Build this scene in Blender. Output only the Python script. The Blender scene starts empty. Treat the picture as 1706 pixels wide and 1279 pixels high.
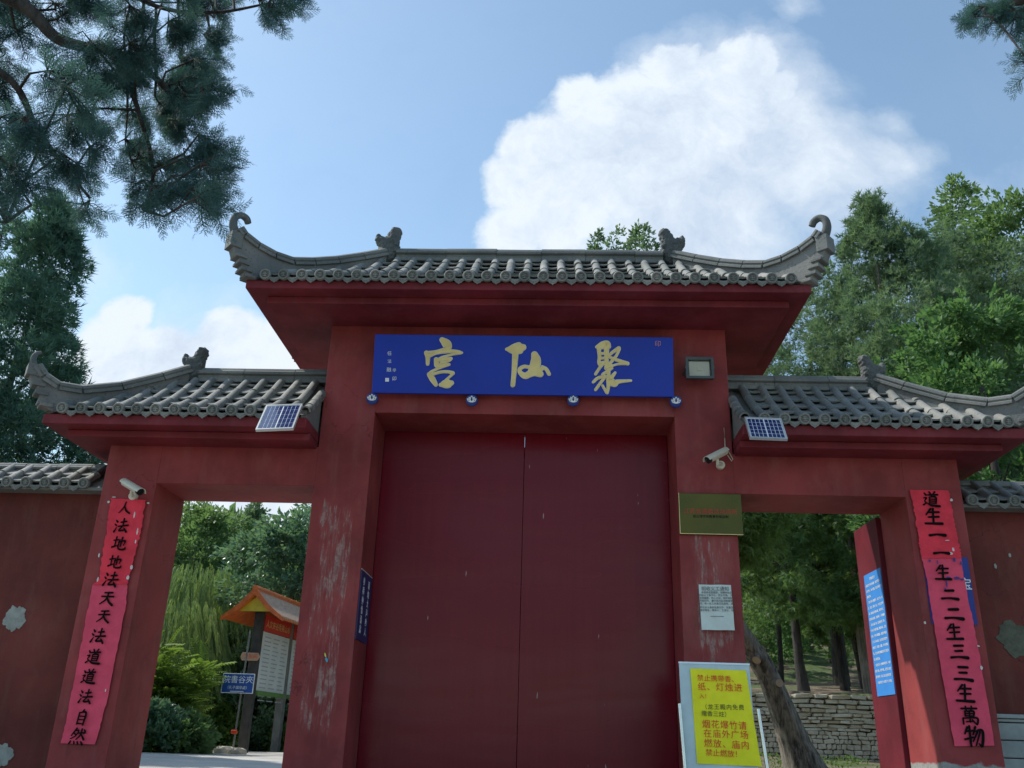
import bpy, bmesh, math, random
import numpy as np
from mathutils import Vector, Matrix, Euler
R = math.radians
scene = bpy.context.scene
col = scene.collection

# ------------------------------------------------------------------ camera
F_PX, PITCH, ROLL, YAW = 1490.6, 0.377725, 0.031754, -0.04960
CAM = np.array([0.0, 0.0, 1.6])
_c, _s, _cy, _sy = math.cos(PITCH), math.sin(PITCH), math.cos(YAW), math.sin(YAW)
_fwd = np.array([_sy*_c, _cy*_c, _s]); _right = np.array([_cy, -_sy, 0.0]); _down = np.cross(_fwd, _right)
_r2 = math.cos(ROLL)*_right - math.sin(ROLL)*_down
_d2 = math.sin(ROLL)*_right + math.cos(ROLL)*_down
CM = np.array([_r2, _d2, _fwd])
cam_data = bpy.data.cameras.new('camera'); cam = bpy.data.objects.new('camera', cam_data); col.objects.link(cam)
cam_data.sensor_width = 36; cam_data.lens = F_PX*36/1706
cam_data.clip_start = 0.05; cam_data.clip_end = 2000
mw = Matrix.Identity(4)
for i in range(3):
    mw[i][0] = _r2[i]; mw[i][1] = -_d2[i]; mw[i][2] = -_fwd[i]; mw[i][3] = CAM[i]
cam.matrix_world = mw
scene.camera = cam

def ray(px, py): return CM.T @ np.array([(px-853)/F_PX, (py-639.5)/F_PX, 1.0])
def at(px, py, Y):
    d = ray(px, py); return CAM + d*(Y/d[1])
def atx(px, py, X):
    d = ray(px, py); return CAM + d*(X/d[0])

# ------------------------------------------------------------------ sky, sun, exposure
SUN = Vector((-0.62, 0.24, 0.75)).normalized()
sun_el = math.asin(SUN.z); sun_az = math.atan2(SUN.x, SUN.y)
world = bpy.data.worlds.new('World'); scene.world = world; world.use_nodes = True
WN = world.node_tree; WN.nodes.clear()
def wn(t, **kw):
    n = WN.nodes.new(t)
    for k, v in kw.items(): setattr(n, k, v)
    return n
def wl(a, b): WN.links.new(a, b)
SKY_STRENGTH = 0.13
def wmath(op, a, b=None, c=None, clamp=False):
    n = wn('ShaderNodeMath', operation=op); n.use_clamp = clamp
    for i, x in enumerate((a, b, c)):
        if x is None: continue
        if isinstance(x, (int, float)): n.inputs[i].default_value = x
        else: wl(x, n.inputs[i])
    return n.outputs[0]
sky = wn('ShaderNodeTexSky', sky_type='NISHITA'); sky.sun_disc = False
sky.sun_elevation = sun_el; sky.sun_rotation = sun_az
sky.altitude = 100; sky.air_density = 1.15; sky.dust_density = 0.7; sky.ozone_density = 2.2
tc = wn('ShaderNodeTexCoord'); sep = wn('ShaderNodeSeparateXYZ'); wl(tc.outputs['Generated'], sep.inputs[0])
ysafe = wmath('MAXIMUM', sep.outputs[1], 0.05)
U = wmath('DIVIDE', sep.outputs[0], ysafe); V = wmath('DIVIDE', sep.outputs[2], ysafe)
uv = wn('ShaderNodeCombineXYZ'); wl(U, uv.inputs[0]); wl(V, uv.inputs[1])
def wnoise(vec, scale, detail, rough, off=(0, 0, 0)):
    mp = wn('ShaderNodeMapping'); mp.inputs['Location'].default_value = off; wl(vec, mp.inputs[0])
    n = wn('ShaderNodeTexNoise'); n.inputs['Scale'].default_value = scale; n.inputs['Detail'].default_value = detail
    n.inputs['Roughness'].default_value = rough; wl(mp.outputs[0], n.inputs['Vector']); return n
def uvof(px, py):
    d = ray(px, py); return d[0]/d[1], d[2]/d[1]
# warp
nw = wnoise(uv.outputs[0], 5.0, 6, 0.6)
sub = wn('ShaderNodeVectorMath', operation='SUBTRACT'); wl(nw.outputs['Color'], sub.inputs[0]); sub.inputs[1].default_value = (.5, .5, .5)
scl = wn('ShaderNodeVectorMath', operation='SCALE'); wl(sub.outputs[0], scl.inputs[0]); scl.inputs['Scale'].default_value = 0.10
add = wn('ShaderNodeVectorMath', operation='ADD'); wl(uv.outputs[0], add.inputs[0]); wl(scl.outputs[0], add.inputs[1])
warped = add.outputs[0]
def blobs(lst, soft=1.0):
    acc = None
    for px, py, r, k in lst:
        u, v = uvof(px, py)
        u2, v2 = uvof(px+r, py); rr = math.hypot(u2-u, v2-v)
        d = wn('ShaderNodeVectorMath', operation='DISTANCE'); wl(warped, d.inputs[0]); d.inputs[1].default_value = (u, v, 0)
        t = wmath('DIVIDE', d.outputs['Value'], rr*soft)
        t = wmath('SUBTRACT', 1.0, t)
        t = wmath('MULTIPLY', t, k)
        acc = t if acc is None else wmath('MAXIMUM', acc, t)
    return acc
core = blobs([(1180, 140, 110, 1), (1240, 110, 85, 1), (1130, 110, 80, 1), (1060, 190, 120, 1), (970, 180, 70, 1), (1000, 265, 150, 1), (900, 255, 80, 1),
              (870, 310, 80, 1), (850, 370, 75, .9), (1200, 190, 120, .9), (1090, 270, 140, .9), (940, 350, 110, .8), (1305, 140, 50, .8),
              (215, 520, 55, 1), (190, 570, 80, 1), (260, 590, 90, 1), (380, 565, 75, .9), (440, 595, 85, .9), (320, 620, 100, 1), (150, 640, 110, .8), (500, 640, 120, .8),
              (430, 900, 420, .9)])
soft_c = blobs([(1210, 200, 260, 1.5), (1160, 330, 280, 1.4), (1340, 270, 210, 1.1), (1480, 260, 120, .8), (1480, 200, 80, .6), (1312, 8, 50, .35), (1620, 330, 160, .45), (1000, 360, 230, .7),
                (60, 560, 260, .6), (300, 660, 260, .8), (1660, 640, 200, .6), (1440, 480, 230, .4)])
nf = wnoise(warped, 16.0, 8, 0.62, (3.1, 7.7, 0))
nlo = wnoise(warped, 6.0, 6, 0.6, (1.1, 4.4, 0))
den = wmath('ADD', core, wmath('MULTIPLY', wmath('SUBTRACT', nf.outputs['Fac'], 0.5), 0.60))
den2 = wmath('ADD', soft_c, wmath('MULTIPLY', wmath('SUBTRACT', nlo.outputs['Fac'], 0.5), 1.2))
mrc = wn('ShaderNodeMapRange', interpolation_type='SMOOTHSTEP'); wl(den, mrc.inputs[0])
mrc.inputs[1].default_value = -0.04; mrc.inputs[2].default_value = 0.36
mrs = wn('ShaderNodeMapRange', interpolation_type='SMOOTHSTEP'); wl(den2, mrs.inputs[0])
mrs.inputs[1].default_value = -0.05; mrs.inputs[2].default_value = 0.95; mrs.inputs[4].default_value = 0.94
mr = wn('ShaderNodeMath', operation='MAXIMUM'); wl(mrc.outputs[0], mr.inputs[0]); wl(mrs.outputs[0], mr.inputs[1])
# scattered clouds over the rest of the sky dome
ny = wmath('LESS_THAN', sep.outputs[1], 0.12)
ng = wnoise(tc.outputs['Generated'], 2.6, 7, 0.6, (1.7, 0.3, 0.4))
mg = wn('ShaderNodeMapRange', interpolation_type='SMOOTHSTEP'); wl(ng.outputs['Fac'], mg.inputs[0]); mg.inputs[1].default_value = .56; mg.inputs[2].default_value = .68
inv = wmath('SUBTRACT', 1.0, ny)
msk = wmath('ADD', wmath('MULTIPLY', mr.outputs[0], inv), wmath('MULTIPLY', wmath('MULTIPLY', mg.outputs[0], ny), .85))
# thin milky veil
nv = wnoise(uv.outputs[0], 1.3, 3, 0.5, (9.3, 2.2, 0))
veil = wmath('MULTIPLY', nv.outputs['Fac'], 0.16)
msk2 = wmath('MAXIMUM', msk, veil, clamp=True)
# cloud tone: brighter edge towards the sun, blue grey inside
ntone = wnoise(warped, 9.0, 9, 0.68, (0.4, 5.0, 0))
tone = wn('ShaderNodeValToRGB'); wl(wmath('SUBTRACT', wmath('ADD', ntone.outputs['Fac'], 0.12), wmath('MULTIPLY', wmath('MAXIMUM', wmath('MINIMUM', soft_c, 1.0), 0.0), 0.17), clamp=True), tone.inputs[0])
tone.color_ramp.elements[0].position = .26; tone.color_ramp.elements[0].color = (2.6, 3.15, 4.0, 1)
tone.color_ramp.elements[1].position = .62; tone.color_ramp.elements[1].color = (4.0, 4.4, 4.8, 1)
mixc = wn('ShaderNodeMix', data_type='RGBA'); wl(msk2, mixc.inputs['Factor'])
tint = wn('ShaderNodeMix', data_type='RGBA'); tint.blend_type = 'MULTIPLY'; tint.inputs['Factor'].default_value = 1; tint.inputs['B'].default_value = (.85, .93, .87, 1)
wl(sky.outputs[0], tint.inputs['A']); wl(tint.outputs['Result'], mixc.inputs['A']); wl(tone.outputs[0], mixc.inputs['B'])
bg = wn('ShaderNodeBackground'); bg.inputs['Strength'].default_value = SKY_STRENGTH; wl(mixc.outputs['Result'], bg.inputs['Color'])
wo = wn('ShaderNodeOutputWorld'); wl(bg.outputs[0], wo.inputs['Surface'])

sd = bpy.data.lights.new('sun', 'SUN'); sd.energy = 2.7; sd.angle = R(0.9); sd.color = (1, .95, .88)
so = bpy.data.objects.new('sun', sd); col.objects.link(so)
so.rotation_euler = SUN.to_track_quat('Z', 'Y').to_euler(); so.location = (-20, 10, 30)
scene.view_settings.view_transform = 'Standard'; scene.view_settings.look = 'None'
scene.view_settings.exposure = 0.74; scene.view_settings.gamma = 1.0
try: scene.view_settings.use_curve_mapping = False
except Exception: pass
scene.cycles.max_bounces = 7; scene.cycles.diffuse_bounces = 4; scene.cycles.transparent_max_bounces = 6

# ------------------------------------------------------------------ materials
def newmat(name):
    m = bpy.data.materials.new(name); m.use_nodes = True; m.node_tree.nodes.clear()
    return m
class NT:
    def __init__(s, m):
        s.t = m.node_tree; s.out = s.n('ShaderNodeOutputMaterial'); s.b = s.n('ShaderNodeBsdfPrincipled')
        s.l(s.b.outputs[0], s.out.inputs[0]); s.tc = s.n('ShaderNodeTexCoord')
    def n(s, t, **kw):
        x = s.t.nodes.new(t)
        for k, v in kw.items(): setattr(x, k, v)
        return x
    def l(s, a, b): s.t.links.new(a, b)
    def noise(s, scale, detail=4, rough=.55, stretch=(1, 1, 1), off=(0, 0, 0), coord='Object'):
        mp = s.n('ShaderNodeMapping'); mp.inputs['Scale'].default_value = stretch; mp.inputs['Location'].default_value = off
        s.l(s.tc.outputs[coord], mp.inputs[0])
        x = s.n('ShaderNodeTexNoise'); x.inputs['Scale'].default_value = scale; x.inputs['Detail'].default_value = detail; x.inputs['Roughness'].default_value = rough
        s.l(mp.outputs[0], x.inputs['Vector']); return x.outputs['Fac']
    def mr(s, v, a, b, c=0., d=1., smooth=True):
        x = s.n('ShaderNodeMapRange'); x.interpolation_type = 'SMOOTHSTEP' if smooth else 'LINEAR'
        s.l(v, x.inputs[0])
        for i, q in zip((1, 2, 3, 4), (a, b, c, d)): x.inputs[i].default_value = q
        return x.outputs[0]
    def math(s, op, a, b=None):
        x = s.n('ShaderNodeMath', operation=op)
        for i, q in enumerate((a, b)):
            if q is None: continue
            if isinstance(q, (int, float)): x.inputs[i].default_value = q
            else: s.l(q, x.inputs[i])
        return x.outputs[0]
    def mix(s, f, a, b, mode='MIX'):
        x = s.n('ShaderNodeMix', data_type='RGBA'); x.blend_type = mode
        for key, q in (('Factor', f), ('A', a), ('B', b)):
            inp = x.inputs[key]
            if isinstance(q, tuple): inp.default_value = q if len(q) == 4 else (*q, 1)
            elif isinstance(q, (int, float)): inp.default_value = q
            else: s.l(q, inp)
        return x.outputs['Result']
    def ramp(s, v, stops):
        x = s.n('ShaderNodeValToRGB'); s.l(v, x.inputs[0]); e = x.color_ramp.elements
        while len(e) < len(stops): e.new(.5)
        for i, (p, c) in enumerate(stops): e[i].position = p; e[i].color = (*c, 1)
        return x.outputs[0]
    def bump(s, h, strength, dist=.01):
        x = s.n('ShaderNodeBump'); x.inputs['Strength'].default_value = strength; x.inputs['Distance'].default_value = dist
        s.l(h, x.inputs['Height']); s.l(x.outputs[0], s.b.inputs['Normal'])
    def col(s, c):
        if isinstance(c, tuple): s.b.inputs['Base Color'].default_value = (*c[:3], 1)
        else: s.l(c, s.b.inputs['Base Color'])
    def rough(s, r):
        if isinstance(r, (int, float)): s.b.inputs['Roughness'].default_value = r
        else: s.l(r, s.b.inputs['Roughness'])

def simple(name, c, rough=.6, metal=0., vary=.12, scale=8, bump=0.):
    m = newmat(name); t = NT(m)
    n = t.noise(scale, 4, .6)
    t.col(t.mix(t.mr(n, .3, .7), tuple(x*(1-vary) for x in c), tuple(min(1, x*(1+vary)) for x in c)))
    t.rough(rough); t.b.inputs['Metallic'].default_value = metal
    if bump: t.bump(t.noise(scale*8, 3, .6), bump, .004)
    return m

def red_paint(name, base, peels=(), rough=.62, low_grey=False):
    m = newmat(name); t = NT(m)
    big = t.noise(1.6, 5, .6); fine = t.noise(22, 5, .65); strk = t.noise(9, 5, .6, (1, 1, .12))
    c = t.mix(t.mr(big, .3, .72), tuple(x*.72 for x in base), tuple(x*1.25 for x in base))
    chalk = t.noise(3.1, 6, .7, (1, 1, .45), (7, 1, 3))
    c = t.mix(t.math('MULTIPLY', t.mr(chalk, .5, .74), .42), c, (base[0]*1.25, base[1]*2.6, base[2]*2.3))
    dirt = t.noise(5.0, 6, .7, (1, 1, .18), (2, 9, 1))
    c = t.mix(t.math('MULTIPLY', t.mr(dirt, .56, .74), .45), c, (base[0]*.42, base[1]*.8, base[2]*.75))
    vo = t.n('ShaderNodeTexVoronoi', feature='DISTANCE_TO_EDGE'); vo.inputs['Scale'].default_value = 2.3
    wv = t.n('ShaderNodeVectorMath', operation='ADD'); nn_ = t.n('ShaderNodeTexNoise'); nn_.inputs['Scale'].default_value = 4; nn_.inputs['Detail'].default_value = 5
    t.l(t.tc.outputs['Object'], nn_.inputs['Vector']); sc_ = t.n('ShaderNodeVectorMath', operation='SCALE'); sc_.inputs['Scale'].default_value = .35
    t.l(nn_.outputs['Color'], sc_.inputs[0]); t.l(t.tc.outputs['Object'], wv.inputs[0]); t.l(sc_.outputs[0], wv.inputs[1]); t.l(wv.outputs[0], vo.inputs['Vector'])
    crack = t.math('MULTIPLY', t.mr(vo.outputs['Distance'], .0, .008, 1, 0), t.mr(t.noise(1.2, 2, .5, (1, 1, 1), (3, 3, 0)), .56, .62))
    c = t.mix(t.math('MULTIPLY', crack, .6), c, tuple(x*.3 for x in base))
    c = t.mix(t.math('MULTIPLY', t.mr(strk, .5, .75), .35), c, (base[0]*1.1, base[1]*2.1, base[2]*1.9))
    c = t.mix(t.math('MULTIPLY', t.mr(fine, .58, .8), .25), c, (base[0]*.5, base[1]*.6, base[2]*.6))
    sp = t.n('ShaderNodeSeparateXYZ'); t.l(t.tc.outputs['Object'], sp.inputs[0])
    def boxm(x0, x1, z0, z1, e=.05):
        a = t.mr(sp.outputs[0], x0-e, x0+e); b = t.mr(sp.outputs[0], x1-e, x1+e, 1, 0)
        q = t.mr(sp.outputs[2], z0-e*3, z0+e*3); w = t.mr(sp.outputs[2], z1-e*2, z1+e*2, 1, 0)
        return t.math('MULTIPLY', t.math('MULTIPLY', a, b), t.math('MULTIPLY', q, w))
    peel = None
    if peels:
        n1 = t.noise(42, 8, .72, (1, 1, .13)); n2 = t.noise(7, 4, .6, (1, 1, .35), (4, 2, 1))
        for bx in peels:
            k = t.math('MULTIPLY', boxm(*bx[:4]), bx[4])
            th = t.math('SUBTRACT', t.math('ADD', n1, t.math('MULTIPLY', n2, .6)), t.math('SUBTRACT', 1.32, t.math('MULTIPLY', k, .5)))
            v = t.mr(th, 0, .06); peel = v if peel is None else t.math('MAXIMUM', peel, v)
            halo = t.mr(th, -.14, .05)
            c = t.mix(t.math('MULTIPLY', halo, .35), c, (base[0]*1.35, base[1]*2.6, base[2]*2.4))
        c = t.mix(t.math('MULTIPLY', peel, .7), c, t.mix(t.mr(fine, .4, .6), (.36, .25, .22), (.22, .13, .12)))
    if low_grey:
        nz = t.noise(6, 5, .6)
        zz = t.math('ADD', sp.outputs[2], t.math('MULTIPLY', nz, .12))
        k = t.math('MULTIPLY', t.mr(zz, 1.575, 1.59, 1, 0), t.mr(sp.outputs[0], 2.5, 2.6))
        c = t.mix(k, c, t.mix(t.mr(fine, .3, .7), (.24, .24, .22), (.36, .36, .33)))
    t.col(c); t.rough(rough); t.b.inputs['Specular IOR Level'].default_value = .22
    hh = t.math('ADD', t.math('MULTIPLY', big, .6), t.noise(60, 4, .6))
    if peel is not None: hh = t.math('SUBTRACT', hh, t.math('MULTIPLY', peel, .8))
    t.bump(hh, .35, .004)
    return m

M = {}
M['red'] = red_paint('red_limewash', (.26, .044, .044),
                     [(-1.93, -1.62, 1.55, 3.42, 1.02), (1.12, 1.46, 2.2, 3.22, 1.0), (1.14, 1.44, 1.5, 2.3, .8), (-2.0, -1.53, 1.2, 4.2, .12), (1.03, 1.53, 1.2, 4.2, .12)], low_grey=True)
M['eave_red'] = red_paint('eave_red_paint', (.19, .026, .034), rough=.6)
M['wall_red'] = red_paint('boundary_wall_red', (.15, .034, .028), [(-7, 7, 1.2, 3.3, .16)], rough=.75)
def door_mat():
    m = newmat('door_gloss_paint'); t = NT(m)
    s = t.noise(24, 6, .7, (1, 1, .03)); b = t.noise(1.0, 3, .5, (.45, 1, 1.8))
    c = t.mix(t.mr(s, .3, .7), (.150, .004, .013), (.172, .006, .016))
    c = t.mix(t.math('MULTIPLY', t.mr(b, .5, .8), .3), c, (.11, .012, .018))
    sc = t.noise(46, 2, .5, (1, 1, .12), (3.3, 0, 8.8)); sc2 = t.noise(3, 2, .5, (1, 1, 1), (5, 0, 1))
    k = t.math('MULTIPLY', t.mr(sc, .735, .75), t.mr(sc2, .56, .62))
    c = t.mix(k, c, (.45, .38, .36))
    t.col(c); t.rough(t.mr(b, .3, .7, .20, .34)); t.b.inputs['Specular IOR Level'].default_value = .26
    t.bump(t.math('ADD', t.math('MULTIPLY', b, 3.0), t.math('MULTIPLY', s, .02)), .18, .03)
    return m
M['door'] = door_mat()
def tile_mat(name, c1, c2, c3, obj_rand=True):
    m = newmat(name); t = NT(m)
    n1 = t.noise(5, 5, .65, coord='Object'); n2 = t.noise(40, 4, .7)
    geo = t.n('ShaderNodeNewGeometry'); mp = t.n('ShaderNodeTexNoise'); mp.inputs['Scale'].default_value = 3.2; mp.inputs['Detail'].default_value = 6
    t.l(geo.outputs['Position'], mp.inputs['Vector'])
    c = t.mix(t.mr(mp.outputs['Fac'], .35, .68), c1, c2)
    if obj_rand:
        oi = t.n('ShaderNodeObjectInfo')
        c = t.mix(t.math('MULTIPLY', oi.outputs['Random'], .75), c, tuple(x*.72 for x in c3))
    sp = t.n('ShaderNodeTexNoise'); sp.inputs['Scale'].default_value = 38; sp.inputs['Detail'].default_value = 5; sp.inputs['Roughness'].default_value = .7
    t.l(geo.outputs['Position'], sp.inputs['Vector'])
    c = t.mix(t.math('MULTIPLY', t.mr(sp.outputs['Fac'], .54, .66), .55), c, tuple(x*.35 for x in c1))
    l2 = t.n('ShaderNodeTexNoise'); l2.inputs['Scale'].default_value = 11; l2.inputs['Detail'].default_value = 6; l2.inputs['Roughness'].default_value = .75
    t.l(geo.outputs['Position'], l2.inputs['Vector'])
    c = t.mix(t.math('MULTIPLY', t.mr(l2.outputs['Fac'], .60, .70), .5), c, (.36, .36, .30))
    t.col(c); t.rough(.82); t.bump(sp.outputs['Fac'], .6, .006)
    return m
M['tile'] = tile_mat('grey_clay_tile', (.195, .200, .19), (.30, .295, .27), (.18, .20, .185))
M['ridge'] = tile_mat('grey_ridge_tile', (.165, .17, .165), (.24, .24, .22), (.15, .165, .16))
M['carve'] = tile_mat('dark_carved_clay', (.085, .095, .095), (.15, .16, .155), (.10, .11, .11))
M['fin'] = tile_mat('hip_plaster', (.145, .15, .15), (.22, .215, .20), (.17, .17, .17), False)

def foliage_mat(name, c1, c2, c3, scale=1.2, transl=.35, rough=.55):
    m = newmat(name); t = NT(m)
    geo = t.n('ShaderNodeNewGeometry')
    nz = t.n('ShaderNodeTexNoise'); nz.inputs['Scale'].default_value = scale; nz.inputs['Detail'].default_value = 3
    t.l(geo.outputs['Position'], nz.inputs['Vector'])
    c = t.mix(t.mr(nz.outputs['Fac'], .35, .65), c1, c2)
    c = t.mix(t.math('MULTIPLY', geo.outputs['Random Per Island'], .6), c, c3)
    t.col(c); t.rough(rough); t.b.inputs['Specular IOR Level'].default_value = .35
    tr = t.n('ShaderNodeBsdfTranslucent'); t.l(t.mix(.5, c, (c2[0]*1.6, c2[1]*1.5, c2[2]*.7)), tr.inputs[0])
    ms = t.n('ShaderNodeMixShader'); ms.inputs[0].default_value = transl
    t.l(t.b.outputs[0], ms.inputs[1]); t.l(tr.outputs[0], ms.inputs[2]); t.l(ms.outputs[0], t.out.inputs[0])
    return m
M['juniper'] = foliage_mat('juniper_foliage', (.042, .115, .125), (.062, .145, .14), (.07, .13, .14), 2.0, .35, .7)
M['conifer'] = foliage_mat('dark_conifer_foliage', (.065, .155, .13), (.10, .21, .15), (.08, .15, .145), .9, .38, .65)
M['cypress'] = foliage_mat('cypress_foliage', (.09, .18, .105), (.15, .245, .135), (.16, .21, .16), .9, .42, .65)
M['olive'] = foliage_mat('mid_green_foliage', (.085, .18, .075), (.14, .24, .095), (.15, .22, .10), .8, .45)
M['bright'] = foliage_mat('bright_green_foliage', (.065, .165, .060), (.11, .225, .085), (.12, .20, .085), 1.2, .45)
M['wood_dark'] = foliage_mat('shaded_wood_foliage', (.09, .18, .07), (.16, .27, .085), (.12, .20, .08), .7, .45)
M['willow'] = foliage_mat('willow_foliage', (.15, .24, .09), (.22, .32, .12), (.18, .28, .10), 1.0, .45)
M['glossy'] = foliage_mat('glossy_leaf_foliage', (.09, .20, .12), (.14, .25, .14), (.17, .26, .2), 1.0, .35, .35)
M['fern'] = foliage_mat('sumac_foliage', (.08, .18, .03), (.16, .27, .05), (.2, .26, .05), 1.0, .45)
M['scrub'] = foliage_mat('undergrowth_foliage', (.08, .17, .04), (.15, .24, .06), (.1, .18, .05), 1.0, .4)

def bark_mat(name, c1, c2):
    m = newmat(name); t = NT(m)
    n = t.noise(7, 6, .7, (3, 3, .5)); n2 = t.noise(2.5, 4, .6)
    c = t.mix(t.mr(n, .35, .65), c1, c2); c = t.mix(t.math('MULTIPLY', t.mr(n2, .5, .7), .4), c, tuple(x*1.4 for x in c2))
    t.col(c); t.rough(.9); t.bump(n, 1.0, .03); return m
M['bark'] = bark_mat('grey_brown_bark', (.035, .030, .026), (.26, .225, .185))
M['bark_dark'] = bark_mat('dark_bark', (.02, .018, .016), (.07, .06, .052))
M['bark_pale'] = bark_mat('pale_bark', (.10, .085, .065), (.26, .23, .19))
M['cutwood'] = simple('cut_wood', (.42, .32, .23), .8)
def ground_mat():
    m = newmat('soil_and_grass'); t = NT(m)
    n = t.noise(.7, 6, .65); n2 = t.noise(9, 5, .7)
    c = t.mix(t.mr(n2, .3, .7), (.13, .095, .065), (.22, .175, .125))
    g = t.mix(t.mr(n2, .3, .7), (.045, .085, .02), (.09, .13, .035))
    c = t.mix(t.mr(n, .46, .58), c, g); t.col(c); t.rough(.95); t.bump(n2, .8, .05); return m
M['ground'] = ground_mat()
M['concrete'] = simple('pale_concrete', (.44, .42, .38), .85, vary=.12, scale=1.4, bump=.3)
M['paving'] = simple('grey_stone_paving', (.29, .275, .25), .8, vary=.2, scale=3, bump=.3)
M['stone'] = tile_mat('field_stone', (.50, .44, .33), (.66, .60, .47), (.56, .46, .33))
M['rubble'] = tile_mat('rubble_stone', (.42, .37, .28), (.58, .52, .41), (.46, .37, .26), False)
M['mortar'] = simple('mortar', (.13, .12, .10), .95)
M['patch'] = simple('cement_patch', (.30, .31, .28), .9, vary=.2, scale=14, bump=.5)
M['patch_dark'] = simple('dark_cement_patch', (.10, .105, .075), .9, vary=.25, scale=12, bump=.5)
M['plinth'] = simple('grey_plinth_paint', (.28, .31, .30), .85, vary=.18, scale=5, bump=.4)
M['blue'] = simple('blue_board', (.0015, .030, .38), .55, vary=.08, scale=2)
M['gold'] = simple('gold_lettering', (.74, .58, .24), .42, .15, vary=.08)
M['cream'] = simple('cream_edge', (.80, .76, .60), .5)
M['white'] = simple('white_print', (.78, .80, .80), .6)
M['lotus_blue'] = simple('lotus_disc_blue', (.008, .035, .22), .35)
M['paper_red'] = None
def paper(name, c, vary=.15):
    m = newmat(name); t = NT(m)
    n = t.noise(7, 5, .6); n2 = t.noise(60, 3, .6)
    cc = t.mix(t.mr(n, .3, .7), tuple(x*(1-vary) for x in c), tuple(min(1, x*(1+vary)+.008) for x in c))
    t.col(cc); t.rough(.75); t.bump(t.math('ADD', n, t.math('MULTIPLY', n2, .15)), .6, .012); return m
M['paper_red'] = paper('red_couplet_paper', (.74, .026, .055))
M['paper_pink'] = paper('faded_red_paper', (.74, .062, .125), .1)
M['ink'] = simple('black_ink', (.008, .008, .009), 1.0)
for n_ in M['ink'].node_tree.nodes:
    if n_.type == 'BSDF_PRINCIPLED': n_.inputs['Specular IOR Level'].default_value = .05
M['navy'] = simple('navy_sign', (.010, .022, .11), .45)
M['sign_blue'] = simple('blue_enamel_sign', (.01, .075, .33), .4)
M['poster_blue'] = simple('light_blue_poster', (.035, .24, .66), .55, vary=.05)
M['poster_navy'] = simple('royal_blue_sheet', (.006, .025, .22), .5)
M['paper_white'] = paper('white_notice_paper', (.62, .68, .64), .06)
M['grey_ink'] = simple('grey_print', (.16, .17, .17), .7)
M['faint_ink'] = simple('faint_grey_print', (.34, .36, .37), .7)
M['yellow'] = paper('yellow_sheet', (.86, .80, .010), .06)
M['text_red'] = simple('red_print', (.72, .05, .01), .6)
M['text_dark'] = simple('dark_print', (.06, .06, .01), .6)
M['steel'] = simple('brushed_steel', (.62, .63, .63), .25, .9, vary=.05)
M['acrylic'] = simple('clear_backing_board', (.50, .62, .64), .2, vary=.06)
M['cast'] = simple('dark_cast_metal', (.07, .085, .085), .45, .3)
M['cam_white'] = simple('ivory_plastic', (.66, .62, .50), .4, vary=.08)
M['cam_black'] = simple('black_plastic', (.012, .012, .014), .3)
M['lamp_glass'] = simple('lamp_reflector', (.85, .82, .66), .3, vary=.06)
M['alu'] = simple('aluminium_frame', (.62, .63, .63), .35, .5, vary=.05)
M['cell'] = simple('solar_cell', (.010, .035, .16), .2, vary=.2, scale=20)
for n_ in M['cell'].node_tree.nodes:
    if n_.type == 'BSDF_PRINCIPLED': n_.inputs['Coat Weight'].default_value = 1; n_.inputs['Coat Roughness'].default_value = .12; n_.inputs['Coat IOR'].default_value = 1.8
M['brass'] = None
def brass():
    m = newmat('brass_plate'); t = NT(m)
    n = t.noise(2.2, 3, .5); t.col(t.mix(t.mr(n, .3, .7), (.068, .060, .018), (.11, .092, .024)))
    t.b.inputs['Metallic'].default_value = .85; t.rough(t.mr(n, .3, .7, .22, .36)); return m
M['brass'] = brass()
M['tape'] = simple('white_tape_scrap', (.62, .62, .58), .6)
M['orange'] = simple('orange_glazed_tile', (.62, .13, .025), .35, vary=.2, scale=12)
M['sheen_orange'] = simple('orange_glaze_painted_sheen', (.50, .33, .22), .4, vary=.15, scale=14)  # specular light on one shelter slope, painted in as a paler orange
M['yellow_board'] = simple('yellow_gable_board', (.62, .50, .04), .5)
M['banner_red'] = simple('red_header_strip', (.55, .03, .02), .5)
M['post_dark'] = simple('dark_timber', (.05, .045, .04), .8, vary=.3, bump=.4)
M['post_grey'] = simple('grey_timber', (.17, .165, .15), .8, vary=.2)
M['arrow'] = simple('faded_orange_arrow', (.50, .30, .18), .7)
M['display'] = simple('grey_display_board', (.58, .62, .63), .35, vary=.08, scale=3)
M['green_rail'] = simple('green_rail_paint', (.10, .22, .05), .6)
M['scrap_teal'] = simple('teal_sticker', (.05, .35, .5), .5)
M['scrap_yel'] = simple('yellow_sticker', (.7, .65, .1), .5)

# ------------------------------------------------------------------ builders
WM = {}
def reg(o, parent=None, world=None):
    """link o; local mesh space = world space unless a world matrix is given"""
    col.objects.link(o)
    W = world if world is not None else Matrix.Identity(4)
    if parent is not None:
        o.parent = parent
        o.matrix_parent_inverse = WM[parent.name].inverted()
    o.matrix_basis = W
    WM[o.name] = W
    return o
def tag(o, label=None, cat=None, group=None, kind=None):
    if label: o['label'] = label
    if cat: o['category'] = cat
    if group: o['group'] = group
    if kind: o['kind'] = kind
    return o
def thing(name, label, cat, loc, group=None):
    o = bpy.data.objects.new(name, None); o.empty_display_size = .1
    reg(o, None, Matrix.Translation(Vector([float(a) for a in loc]))); return tag(o, label, cat, group)
def inst(name, mesh, parent, mat4):
    return reg(bpy.data.objects.new(name, mesh), parent, mat4)

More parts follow.
